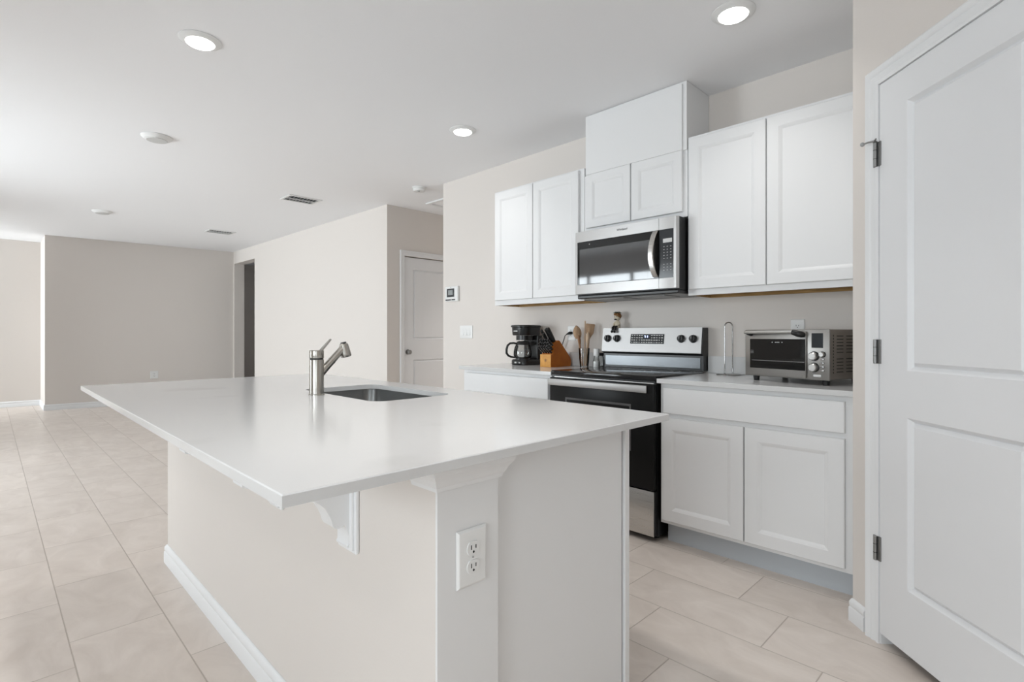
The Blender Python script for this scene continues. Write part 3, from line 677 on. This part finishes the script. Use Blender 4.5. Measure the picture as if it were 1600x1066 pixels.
for kx in (-2.212, -2.134, -1.645, -1.563):
    k = obj('knob', loc(on_guard(MB().lathe([(0.026, 0), (0.026, -0.004), (0.0215, -0.006), (0.020, -0.024), (0.018, -0.026), (0, -0.026)], (0, 0, 0), 24, Matrix.Rotation(math.pi / 2, 4, 'X') @ Matrix.Scale(-1, 4, (0, 0, 1))), kx, 1.125), t), 'knob_cap', gd, 40)
    obj('pointer', loc(on_guard(MB().box(-0.0045, 0.0045, -0.034, -0.024, -0.020, 0.020, 0.002), kx, 1.125), t), 'knob_cap', k)
    obj('pointer_line', loc(on_guard(MB().box(-0.001, 0.001, -0.0345, -0.0338, -0.002, 0.018), kx, 1.125), t), 'lightgrey', k)

# ================================================================== BASE CABINETS, COUNTERS
BF = 2.648; BD = 2.628
def base_cab(label, x0, x1, splits, drw, d0, d1, toe=True):
    t = thing('base_cabinet', label, 'cabinet', ((x0 + x1) / 2, 2.95, 0))
    obj('carcass', loc(MB().box(x0, x1, BF + 0.0195, Yw - 0.004, 0.115, 0.884), t), 'cab', t)
    obj('face_frame', loc(MB().box(x0, x1, BF, BF + 0.019, 0.115, 0.884), t), 'cab', t)
    obj('toe_kick', loc(MB().box(x0 + 0.012, x1, BF + 0.058, BF + 0.072, 0.0, 0.1145), t), 'toe', t, label='pale blue grey recessed toe kick')
    cab_door(t, drw[0], drw[1], BD, 0.722, 0.861, t, panel=False, name='drawer')
    for a, b in splits: cab_door(t, a, b, BD, d0, d1, t, 0.062)
    return t
base_cab('white base cabinet right of the range with a wide drawer and two doors', -1.492, -0.548, [(-1.480, -1.037), (-1.031, -0.605)], (-1.470, -0.605), 0.135, 0.698)
base_cab('white base cabinet left of the range mostly hidden behind the island', -3.195, -2.272, [(-3.165, -2.740), (-2.734, -2.305)], (-3.150, -2.308), 0.135, 0.698)
def counter(label, x0, x1):
    t = thing('kitchen_countertop', label, 'countertop', ((x0 + x1) / 2, 2.94, 0.885))
    obj('slab', loc(MB().box(x0, x1, 2.610, Yw - 0.001, 0.885, 0.910, 0.002), t), 'quartz', t)
    obj('backsplash', loc(MB().box(x0, x1, Yw - 0.021, Yw - 0.001, 0.9105, 1.016, 0.001), t), 'quartz', t)
    return t
counter('white quartz countertop right of the range under the toaster oven', -1.499, -0.546)
counter('white quartz countertop left of the range under the coffee maker', -3.215, -2.266)
ZC = 0.9105

# ================================================================== THINGS ON THE COUNTERS
# toaster oven: front edge runs along u, rotated
ang = math.atan2(-0.125, 0.42)
TO = Matrix.Translation((-1.12, 2.905, ZC)) @ Matrix.Rotation(ang, 4, 'Z')
t = thing('toaster_oven', 'stainless steel toaster oven at the right end of the counter', 'toaster oven', (-1.12, 2.905, ZC), ang)
sd = obj('body', MB().box(-0.012, 0.436, 0.014, 0.300, 0.027, 0.266, 0.006), 'oven_side', t, 30)
obj('front_frame', MB().box(-0.018, 0.438, 0.0, 0.0135, 0.024, 0.267, 0.004), 'oven_body', t, 30)
for fx in (0.03, 0.405):
    for fy in (0.03, 0.27): obj('foot', MB().lathe([(0.014, 0.0), (0.017, 0.027)], (fx, fy, 0), 14), 'plastic_black', t, 40)
od = obj('glass_door', MB().box(0.016, 0.330, -0.010, -0.0005, 0.030, 0.256, 0.003), 'oven_body', t, 30)
obj('window', MB().box(0.022, 0.327, -0.0125, -0.0098, 0.066, 0.219, 0.001), 'black_glass', od)
obj('rack', MB().tube([(0.035, -0.0132, 0.107), (0.325, -0.0132, 0.107)], 0.0018, 8), 'chrome', od)
hb = MB().tube([(0.004, -0.030, 0.2535), (0.03, -0.033, 0.2545), (0.15, -0.035, 0.2555), (0.285, -0.033, 0.255)], [0.0085, 0.0095, 0.0100, 0.0095], 16)
hd = obj('handle', hb, 'steel', od, 50)
obj('handle_end', MB().tube([(0.276, -0.033, 0.2535), (0.300, -0.031, 0.246), (0.314, -0.022, 0.242), (0.318, -0.009, 0.240)], [0.0125, 0.0155, 0.0150, 0.012], 16), 'plastic_black', hd, 50)
obj('handle_end', MB().tube([(0.016, -0.031, 0.252), (0.024, -0.02, 0.246), (0.027, -0.009, 0.242)], [0.0095, 0.010, 0.010], 14), 'plastic_black', hd, 50)
mb = MB()
for i, w_ in enumerate((0.004, 0.0, 0.003, 0.003, 0.003, 0.0, 0.0035)):
    if w_: obj('window_mark', MB().box(0.150 + i * 0.009, 0.150 + i * 0.009 + 0.006, -0.0129, -0.0124, 0.200, 0.204), 'lightgrey', od)
for zz in (0.158, 0.151, 0.144): obj('window_mark', MB().box(0.026, 0.044, -0.0129, -0.0124, zz, zz + 0.0015), 'grey', od)
obj('control_screen', MB().box(0.353, 0.408, -0.003, -0.0005, 0.178, 0.248, 0.002), 'screen', t)
RXm = Matrix.Rotation(math.pi / 2, 4, 'X') @ Matrix.Scale(-1, 4, (0, 0, 1))
for kz in (0.138, 0.084):
    k = obj('dial', MB().lathe([(0.020, 0), (0.019, -0.018), (0.016, -0.021), (0, -0.021)], (0.366, -0.0008, kz), 24, RXm), 'steel', t, 40)
    obj('dial_ring', MB().lathe([(0.0235, 0.0), (0.0235, -0.003)], (0.366, -0.0006, kz), 24, RXm), 'plastic_black', k)
k = obj('dial', MB().lathe([(0.0125, 0), (0.0115, -0.013), (0.010, -0.015), (0, -0.015)], (0.406, -0.0008, 0.147), 20, RXm), 'steel', t, 40)
obj('dial_ring', MB().lathe([(0.015, 0.0), (0.015, -0.0025)], (0.406, -0.0006, 0.147), 20, RXm), 'plastic_black', k)
for bz in (0.124, 0.106, 0.088, 0.070): obj('button', MB().box(0.396, 0.416, -0.005, -0.0005, bz - 0.004, bz + 0.004, 0.0015), 'chrome', t, 30)
obj('button', MB().box(0.362, 0.400, -0.005, -0.0005, 0.040, 0.051, 0.003), 'plastic_white', t, 30)
mb = MB()
for r in range(12):
    for c in range(3):
        if r in (5,): continue
        obj('vent_slot', MB().box(0.4358, 0.4368, 0.060 + c * 0.078, 0.060 + c * 0.078 + 0.052, 0.062 + r * 0.0155, 0.066 + r * 0.0155), 'slot', sd)
for r in range(13): obj('vent_slot', MB().box(0.4358, 0.4368, 0.030, 0.036, 0.058 + r * 0.0145, 0.066 + r * 0.0145), 'slot', sd)

# paper towel holder
t = thing('paper_towel_holder', 'empty chrome paper towel stand beside the toaster oven', 'paper towel holder', (-1.334, 3.165, ZC))
obj('base', MB().lathe([(0.070, 0.0), (0.0705, 0.004), (0.066, 0.007), (0.012, 0.009), (0.0, 0.009)], (0, 0, 0), 40), 'chrome', t, 40)
lp = [(-0.0165, -0.0165, 0.008)]
for k in range(9):
    a = math.pi - math.pi * k / 8; lp.append((0.0233 * math.cos(a) * 0.71, 0.0233 * math.cos(a) * 0.71, 0.292 + 0.0233 * math.sin(a)))
lp.append((0.0165, 0.0165, 0.008))
obj('wire_loop', MB().tube(lp, 0.0037, 12), 'chrome', t, 60)

# coffee maker
CX, CY = -2.962, 3.112
t = thing('coffee_maker', 'black drip coffee maker at the left end of the counter', 'coffee maker', (CX, CY, ZC))
def zr2(x0, x1, y0, y1, r, z): return [(p[0], p[1], z) for p in rrect(x0, x1, y0, y1, r, 8)]
obj('base', MB().loft([zr2(-0.088, 0.088, -0.118, 0.108, 0.07, 0), zr2(-0.092, 0.092, -0.122, 0.108, 0.07, 0.006), zr2(-0.092, 0.092, -0.122, 0.108, 0.07, 0.032), zr2(-0.084, 0.084, -0.114, 0.1, 0.065, 0.044)]), 'plastic_black', t, 40)
obj('warming_plate', MB().lathe([(0.066, 0.044), (0.066, 0.047), (0.0, 0.0472)], (0, -0.042, 0), 32), 'screen', t, 40)
obj('water_tank', MB().loft([zr2(-0.084, 0.084, 0.045, 0.104, 0.02, 0.0442), zr2(-0.084, 0.084, 0.045, 0.104, 0.02, 0.236)]), 'plastic_black', t, 40)
obj('brew_basket', MB().loft([zr2(-0.062, 0.062, -0.088, 0.040, 0.05, 0.198), zr2(-0.062, 0.062, -0.088, 0.040, 0.05, 0.236)]).loft([zr2(-0.088, 0.088, -0.112, 0.1045, 0.075, 0.2365), zr2(-0.092, 0.092, -0.116, 0.107, 0.075, 0.245), zr2(-0.094, 0.094, -0.119, 0.108, 0.075, 0.300), zr2(-0.102, 0.102, -0.127, 0.112, 0.08, 0.306), zr2(-0.102, 0.102, -0.127, 0.112, 0.08, 0.315), zr2(-0.094, 0.094, -0.119, 0.105, 0.075, 0.320)]), 'plastic_black', t, 40)
obj('nameplate', MB().box(-0.03, 0.012, -0.1205, -0.1188, 0.267, 0.275), 'lightgrey', t)
obj('power_switch', MB().box(-0.016, 0.004, -0.1245, -0.1215, 0.014, 0.026, 0.001), 'lightgrey', t)
obj('cycle_button', MB().box(0.032, 0.046, -0.1225, -0.119, 0.014, 0.024, 0.001), 'grey', t)
wx, wy, wz = -2.600, 3.243, 1.160
cpts = [(CX + 0.06, 3.228, 0.99), (CX + 0.16, 3.236, 0.965), (-2.74, 3.236, 0.985), (-2.70, 3.234, 1.045), (-2.675, 3.232, 1.10), (-2.655, 3.230, 1.145), (-2.628, 3.228, 1.163), (-2.613, 3.230, 1.165)]
cord = obj('power_cord', MB().tube([(p[0] - CX, p[1] - CY, p[2] - ZC) for p in cpts], 0.0036, 8), 'plastic_black', t, 60)
obj('plug', MB().tube([(p[0] - CX, p[1] - CY, p[2] - ZC) for p in [(-2.636, 3.229, 1.157), (-2.618, 3.229, 1.163), (-2.612, 3.236, 1.1655), (-2.612, 3.2545, 1.166)]], [0.006, 0.010, 0.012, 0.012], 12), 'plastic_black', cord, 50)
# carafe
t = thing('coffee_carafe', 'glass coffee pot with a black handle on the coffee maker', 'coffee pot', (CX, CY - 0.042, ZC + 0.0478))
obj('glass_bowl', MB().lathe([(0.050, 0.0), (0.060, 0.004), (0.070, 0.028), (0.070, 0.055), (0.062, 0.090), (0.052, 0.115), (0.050, 0.126)], (0, 0, 0), 40, cap=False).lathe([(0.050, 0.0), (0.0, 0.0001)], (0, 0, 0), 40, cap=False), 'carafe', t, 60)
obj('band', MB().lathe([(0.0525, 0.112), (0.0545, 0.113), (0.0535, 0.126), (0.052, 0.128), (0.0508, 0.126), (0.0508, 0.114), (0.0525, 0.112)], (0, 0, 0), 40, cap=False), 'plastic_black', t, 50)
obj('base_ring', MB().lathe([(0.058, 0.0), (0.063, 0.002), (0.064, 0.008), (0.0625, 0.010)], (0, 0, 0), 40, cap=False), 'plastic_black', t, 50)
obj('lid', MB().lathe([(0.050, 0.1285), (0.052, 0.130), (0.050, 0.138), (0.03, 0.144), (0.0, 0.145)], (0, 0, 0), 36), 'plastic_black', t, 40)
hu = Vector((-0.62, -0.785, 0)).normalized()
def hpt(a, z): return hu * a + Vector((0, 0, z))
obj('handle', MB().tube([hpt(0.050, 0.121), hpt(0.075, 0.127), hpt(0.105, 0.125), hpt(0.125, 0.108), hpt(0.134, 0.078), hpt(0.134, 0.046), hpt(0.120, 0.026), hpt(0.098, 0.016), hpt(0.066, 0.010)], [0.008, 0.008, 0.0085, 0.009, 0.0095, 0.0095, 0.009, 0.008, 0.007], 12), 'plastic_black', t, 60)
obj('strap', MB().tube([hpt(0.053, 0.118), hpt(0.066, 0.09), hpt(0.073, 0.055), hpt(0.073, 0.028), hpt(0.064, 0.008)], 0.0035, 8), 'plastic_black', t, 60)

# knife block
BX0, BX1 = -2.680, -2.575
t = thing('knife_block', 'orange brown wooden knife block next to the coffee maker', 'knife block', (-2.628, 3.085, ZC))
prof = [(2.968, 0.0), (2.968, 0.094), (2.985, 0.094), (3.002, 0.135), (2.992, 0.145), (3.012, 0.178), (3.053, 0.199), (3.068, 0.196), (3.19, 0.072), (3.203, 0.048), (3.203, 0.012), (3.195, 0.0)]
obj('block', MB().prism([(y - 3.085, z) for y, z in prof], -0.0525, 0.0525, 'x'), 'blockwood', t)
fr = obj('front_face', MB().box(-0.0524, 0.0524, 2.9655 - 3.085, 2.9678 - 3.085, 0.0005, 0.0938), 'blockfront', t)
mb = MB()
for k in range(4):
    mb.box(-0.0012, 0.0012, -0.0005, 0.0005, -0.014, 0.014, mtx=Matrix.Translation((0, 2.9650 - 3.085, 0.05)) @ Matrix.Rotation(k * math.pi / 4, 4, 'Y'))
obj('burned_mark', mb, 'spoondark', fr)
# knives: handles leave the sloped top towards the front and up
kd = Vector((0, -0.60, 0.80)).normalized()
def knife(label, x, y, z, L, w, th, group, rivets=3, tilt=0.0, steak=False):
    d_ = Vector((tilt, kd.y, kd.z)).normalized() if not steak else Vector((tilt, -0.80, 0.60)).normalized()
    s_ = Vector((1, 0, 0)); s_ = (s_ - d_ * s_.dot(d_)).normalized(); n_ = d_.cross(s_)
    t = thing('kitchen_knife', label, 'knife', (x, y, z), 0, group)
    def R(a, w_, t_): 
        c = d_ * a; return [c + n_ * (w_ * math.cos(q)) + s_ * (t_ * math.sin(q)) for q in [2 * math.pi * i / 10 for i in range(10)]]
    obj('handle', MB().loft([R(0.004, w * .85, th), R(0.02, w * .9, th), R(L * .45, w, th * 1.05), R(L * .8, w * 1.05, th), R(L * .97, w * 1.0, th * .9), R(L, w * .6, th * .5)]), 'plastic_black', t, 50)
    obj('bolster', MB().loft([R(-0.004, w * .8, th * .9), R(0.0045, w * .85, th * 1.02)]), 'chrome', t, 50)
    if rivets:
        mb = MB()
        for k in range(rivets):
            c = d_ * (L * (0.22 + 0.28 * k)); mb.ball(c + s_ * th * 1.02, 0.0034, seg=8); mb.ball(c - s_ * th * 1.02, 0.0034, seg=8)
            mb.ball(c - n_ * w * 1.0, 0.0034, seg=8)
        obj('rivets', mb, 'chrome', t, 60)
    return t
zb = ZC
knife('large black handled knife at the top right of the wooden block', -2.596, 3.030, zb + 0.190, 0.125, 0.017, 0.0105, 'large knives in the block', 0)
knife('large black handled knife at the top of the block, second from its right side', -2.618, 3.030, zb + 0.190, 0.122, 0.017, 0.0105, 'large knives in the block', 0)
knife('slim black handled knife standing at the top left of the block', -2.655, 3.028, zb + 0.189, 0.112, 0.012, 0.009, 'large knives in the block', 0, -0.12)
knife('black kitchen shears handle beside the slim knife in the block', -2.638, 3.012, zb + 0.180, 0.092, 0.016, 0.008, 'large knives in the block', 0, -0.05)
for r in range(3):
    for c in range(4):
        x = BX0 + 0.015 + c * 0.0245; y = 2.992 + r * 0.009; z = zb + 0.104 + r * 0.026
        knife('small riveted black steak knife, %s row, %s in the wooden block' % (('lowest', 'middle', 'top')[r], ('far left', 'second from left', 'second from right', 'far right')[c]), x, y + 0.004, z, 0.086, 0.0105, 0.0095, 'steak knives in the block', 3, 0.0, True)

# utensil glass with wooden spoons
ux, uy = -2.407, 3.150
t = thing('utensil_glass', 'clear tall glass holding wooden spoons left of the range', 'glass', (ux, uy, ZC))
obj('tumbler', MB().lathe([(0.0, 0.006), (0.0285, 0.006), (0.036, 0.06), (0.0395, 0.143), (0.0410, 0.143), (0.0375, 0.06), (0.031, 0.0), (0.0, 0.0)], (0, 0, 0), 32, cap=False), 'jar', t, 50)
def utensil(kind, label, mtl, foot, top, head, roll=0.0, hw=0.026, hl=0.07):
    t = thing(kind, label, kind.split('_')[-1], (ux, uy, ZC), 0, 'wooden utensils in the glass')
    a = Vector(foot); b = Vector(top); d_ = (b - a).normalized()
    s_ = Vector((math.cos(roll), math.sin(roll), 0)); s_ = (s_ - d_ * s_.dot(d_)).normalized(); n_ = d_.cross(s_)
    L = (b - a).length
    hs = a + d_ * (L - (hl if head != 'stick' else 0))
    obj('handle', MB().tube([a, a + d_ * L * .5, hs], [0.0048, 0.0052, 0.0055], 10), mtl, t, 60)
    if head == 'stick': return t
    rings = []
    if head == 'spoon':
        for k in range(11):
            q = k / 10; w_ = max(0.004, hw * math.sin(math.pi * min(1, 0.12 + 0.88 * q)) ** 0.6 if q < 1 else 0.004); cup = 0.008 * math.sin(math.pi * q)
            c = hs + d_ * (hl * q - 0.002)
            rings.append([c + s_ * (w_ * math.cos(p)) + n_ * (0.0038 * math.sin(p) - cup * (1 - math.cos(p) ** 2)) for p in [2 * math.pi * i / 14 for i in range(14)]])
    else:
        for q, w_ in ((0, 0.006), (0.18, 0.014), (0.4, hw * .85), (0.95, hw), (1.0, hw * .9)):
            c = hs + d_ * (hl * q - 0.002); rings.append([c + s_ * (w_ * sx) + n_ * (0.0028 * sy) for sx, sy in ((1, .6), (.9, 1), (-.9, 1), (-1, .6), (-1, -.6), (-.9, -1), (.9, -1), (1, -.6))])
    obj('head', MB().loft(rings), mtl, t, 50)
    return t
utensil('wooden_spoon', 'round brown wooden spoon leaning left in the glass', 'spoonwood', (-0.012, -0.008, 0.010), (-0.050, -0.032, 0.312), 'spoon', 0.78, 0.031, 0.098)
utensil('wooden_spoon', 'dark brown narrow wooden spoon in front in the glass', 'spoondark', (0.000, -0.018, 0.010), (-0.016, -0.046, 0.240), 'spoon', 0.78, 0.011, 0.07)
utensil('wooden_spatula', 'wide grey brown wooden turner leaning right in the glass', 'spoonwood', (0.010, 0.014, 0.010), (0.026, 0.044, 0.325), 'flat', 0.78, 0.034, 0.115)
utensil('wooden_spoon', 'pale wooden spoon turned sideways at the right in the glass', 'spoonpale', (0.016, -0.004, 0.010), (0.046, -0.012, 0.262), 'spoon', 0.70, 0.016, 0.08)
utensil('wooden_stick', 'tall straight wooden stick at the centre of the glass', 'spoonpale', (-0.008, 0.012, 0.010), (-0.012, 0.028, 0.345), 'stick')

# salt and pepper
t = thing('salt_shaker', 'clear salt shaker with a white cap beside the range', 'salt shaker', (-2.303, 3.160, ZC))
obj('jar', MB().lathe([(0.0, 0.0), (0.024, 0.0), (0.026, 0.004), (0.025, 0.05), (0.017, 0.078), (0.017, 0.090)], (0, 0, 0), 28, cap=False), 'jar', t, 50)
obj('salt_fill', MB().lathe([(0.0225, 0.003), (0.024, 0.006), (0.0228, 0.046), (0.0, 0.056)], (0, 0, 0), 24), 'salt', t, 50)
obj('cap', MB().lathe([(0.0205, 0.088), (0.0215, 0.091), (0.0215, 0.136), (0.019, 0.140), (0.0, 0.1405)], (0, 0, 0), 28), 'plastic_white', t, 40)
t = thing('pepper_shaker', 'clear pepper jar with a black collar behind the salt shaker', 'pepper shaker', (-2.305, 3.217, ZC))
obj('jar', MB().lathe([(0.0, 0.0), (0.021, 0.0), (0.0225, 0.004), (0.0225, 0.075), (0.017, 0.086)], (0, 0, 0), 28, cap=False), 'jar', t, 50)
obj('pepper_fill', MB().lathe([(0.020, 0.003), (0.0212, 0.006), (0.0212, 0.012), (0.0, 0.013)], (0, 0, 0), 20), 'grey', t, 50)
obj('collar', MB().lathe([(0.0195, 0.0865), (0.020, 0.088), (0.020, 0.106), (0.018, 0.108), (0.0, 0.1085)], (0, 0, 0), 28), 'plastic_black', t, 40)

# small figurine sitting on the range's back guard
t = thing('figurine', 'small seated doll figurine with brown hair on top of the range', 'figurine', (-2.152, 3.205, 1.2))
mb = MB().lathe([(0.0, 0.0), (0.020, 0.001), (0.0235, 0.012), (0.022, 0.03), (0.017, 0.044), (0.010, 0.050), (0.009, 0.056)], (0, 0, 0), 20, sy=0.8)
mb.ball((0, 0, 0.076), 0.0235, 0.022, 0.025)
obj('body', mb, 'cream', t, 60)
mb = MB().ball((0.004, 0.004, 0.086), 0.0255, 0.0235, 0.0225)
for k in range(7):
    a = k * 0.9; mb.ball((0.018 * math.cos(a), 0.016 * math.sin(a), 0.098), 0.010, seg=10)
obj('hair', mb, 'brown', t, 60)
mb = MB()
for k in range(9):
    a = k * 2 * math.pi / 9; mb.tube([(0, 0, 0.108), (0.016 * math.cos(a), 0.014 * math.sin(a), 0.114), (0.032 * math.cos(a), 0.028 * math.sin(a), 0.108)], [0.004, 0.0035, 0.001], 6)
obj('leaf_crown', mb, 'leaf', t, 60)
mb = MB().ball((-0.004, -0.0185, 0.062), 0.013, 0.006, 0.005, 12).ball((-0.009, -0.0215, 0.079), 0.0028, seg=8).ball((0.007, -0.0215, 0.079), 0.0028, seg=8)
obj('moustache_and_eyes', mb, 'plastic_black', t, 60)
for s_ in (-1, 1):
    obj('arm', MB().tube([(0.014 * s_, -0.002, 0.045), (0.025 * s_, -0.008, 0.03), (0.016 * s_, -0.022, 0.016)], [0.006, 0.0055, 0.005], 10), 'cream', t, 60)
    lg = obj('leg', MB().tube([(0.009 * s_ - 0.004, -0.006, 0.0085), (0.010 * s_ - 0.006, -0.022, 0.0095), (0.010 * s_ - 0.006, -0.0345, 0.004), (0.010 * s_ - 0.006, -0.037, -0.018)], [0.0085, 0.0085, 0.0085, 0.0085], 10), 'plastic_black', t, 60)
    obj('boot', MB().ball((0.010 * s_ - 0.006, -0.046, -0.026), 0.009, 0.013, 0.009, 12), 'plastic_black', lg, 60)

# ================================================================== WALL FITTINGS
t = thing('alarm_panel', 'white alarm keypad with a dark screen on the kitchen wall end', 'keypad', (-4.108, Yw - 0.0006, 1.555))
obj('housing', MB().box(-0.098, 0.098, -0.026, 0, -0.074, 0.074, 0.006), 'plastic_white', t, 30)
sc = obj('screen_bezel', MB().box(-0.066, 0.048, -0.0285, -0.0255, -0.030, 0.052, 0.001), 'screen', t)
obj('screen', MB().box(-0.044, 0.028, -0.0295, -0.0283, -0.010, 0.038), 'lcd', sc)
obj('key_row', MB().box(-0.088, -0.004, -0.0275, -0.0255, -0.064, -0.052).box(0.006, 0.062, -0.0275, -0.0255, -0.064, -0.052), 'screen', t)
obj('indicator', MB().box(-0.012, 0.0, -0.0272, -0.0255, 0.062, 0.066), 'grey', t)
t = thing('switch_plate', 'white triple light switch plate above the left counter', 'light switch', (-3.905, Yw - 0.0006, 1.180))
obj('cover_plate', MB().box(-0.094, 0.094, -0.006, 0, -0.062, 0.062, 0.003), 'plate', t, 30)
for k in (-1, 0, 1): obj('rocker', MB().prism([(-0.006, -0.034), (-0.0115, -0.030), (-0.0075, 0.0), (-0.0065, 0.034), (-0.0055, 0.034), (-0.0055, -0.034)], k * 0.046 - 0.0165, k * 0.046 + 0.0165, 'x'), 'plastic_white', t)

# ================================================================== CEILING FITTINGS
def downlight(label, x, y, pw):
    t = thing('ceiling_light', label, 'ceiling light', (x, y, H), 0, 'lit disc lights in the ceiling')
    obj('trim_ring', MB().lathe([(0.098, -0.0008), (0.098, -0.004), (0.088, -0.010), (0.074, -0.015), (0.067, -0.016), (0.0655, -0.014), (0.0655, -0.0008)], (0, 0, 0), 48, cap=False), 'plastic_white', t, 50)
    obj('lens', MB().lathe([(0.065, -0.002), (0.065, -0.0165), (0.061, -0.0215), (0.045, -0.024), (0.0, -0.025)], (0, 0, 0), 48), 'lens', t, 50)
    l = area('lamp', (x, y, H - 0.027), (0, 0, 0), 0.14, 0.14, pw, (1.0, 0.985, 0.965), 'DISK', math.radians(110))
    l.parent = t; l.location = (0, 0, -0.027)
    return t
downlight('lit round disc light over the far part of the island, upper left', -3.074, 0.781, LAMP)
downlight('lit round disc light over the aisle at the top near the right', -1.032, 2.500, LAMP)
downlight('lit round disc light in front of the left wall cabinet', -3.045, 2.510, LAMP)
downlight('added unseen disc light in the ceiling over the near end of the island', -1.03, 0.781, LAMP_FILL)  # this disc and the next two are unseen, added to even out the light
downlight('added unseen disc light in the ceiling in front of the right hand windows', 0.4, -1.2, LAMP_FILL)
downlight('added unseen disc light in the ceiling between the island and the wide glass door', -3.07, -1.2, LAMP_FILL)
downlight('added unseen disc light in the hall ceiling beyond the attic hatch', -4.8, 5.3, 14.0)  # unseen lamp added to lift the dim hall
def cover_disc(label, x, y):
    t = thing('ceiling_cover', label, 'ceiling cover', (x, y, H), 0, 'unlit round covers in the ceiling')
    obj('dome', MB().lathe([(0.105, -0.0008), (0.105, -0.006), (0.085, -0.020), (0.078, -0.026), (0.0, -0.027)], (0, 0, 0), 40), 'plastic_white', t, 40)
    obj('inner_disc', MB().lathe([(0.070, -0.0268), (0.068, -0.030), (0.0, -0.0305)], (0, 0, 0), 40), 'lightgrey', t, 40)
cover_disc('unlit round white ceiling cover nearer the camera at upper left', -4.807, 0.925)
cover_disc('unlit round white ceiling cover farther off near the far wall', -8.166, 1.003)
def vent(label, x, y, lx, ly):
    t = thing('ceiling_vent', label, 'vent', (x, y, H), 0, 'ceiling air vents')
    mb = MB(); f = 0.028
    mb.box(-lx, lx, -ly, -ly + f, -0.010, -0.0008, 0.003); mb.box(-lx, lx, ly - f, ly, -0.010, -0.0008, 0.003)
    mb.box(-lx, -lx + f, -ly + f, ly - f, -0.010, -0.0008, 0.003); mb.box(lx - f, lx, -ly + f, ly - f, -0.010, -0.0008, 0.003)
    obj('frame', mb, 'plastic_white', t)
    obj('backing', MB().box(-lx + f, lx - f, -ly + f, ly - f, -0.0022, -0.0008), 'slot', t)
    n = 9
    for k in range(n):
        yy = -ly + f + (k + 0.5) * (2 * ly - 2 * f) / n
        obj('louver', MB().box(-lx + f, lx - f, -0.0085, 0.0085, -0.0007, 0.0007, mtx=Matrix.Translation((0, yy, -0.0085)) @ Matrix.Rotation(math.radians(38), 4, 'X')), 'plastic_white', t)
    obj('divider', MB().box(-0.004, 0.004, -ly + f, ly - f, -0.0155, -0.003), 'plastic_white', t)
vent('white slatted ceiling vent nearer the kitchen, left of the hall', -5.872, 2.500, 0.135, 0.185)
vent('white slatted ceiling vent farther off near the far wall', -8.56, 2.435, 0.13, 0.18)
t = thing('smoke_detector', 'round white smoke detector on the ceiling outside the hall', 'smoke detector', (-4.545, 3.165, H))
obj('base', MB().lathe([(0.072, -0.0008), (0.072, -0.010), (0.068, -0.013)], (0, 0, 0), 36), 'plastic_white', t, 40)
obj('cover', MB().lathe([(0.062, -0.0132), (0.064, -0.030), (0.056, -0.042), (0.0, -0.046)], (0, 0, 0), 36), 'plastic_white', t, 40)
obj('test_button', MB().lathe([(0.014, -0.0425), (0.013, -0.047), (0.0, -0.0475)], (0.02, -0.02, 0), 20), 'grey', t, 40)
t = thing('attic_hatch', 'white framed attic hatch in the hall ceiling', 'attic hatch', (-4.70, 3.97, H))
mb = MB(); f = 0.05; lx, ly = 0.33, 0.38
mb.box(-lx, lx, -ly, -ly + f, -0.016, -0.0008, 0.004); mb.box(-lx, lx, ly - f, ly, -0.016, -0.0008, 0.004); mb.box(-lx, -lx + f, -ly + f, ly - f, -0.016, -0.0008, 0.004); mb.box(lx - f, lx, -ly + f, ly - f, -0.016, -0.0008, 0.004)
obj('frame', mb, 'trim', t)
obj('panel', MB().box(-lx + f, lx - f, -ly + f, ly - f, -0.006, -0.0008), 'ceil', t)
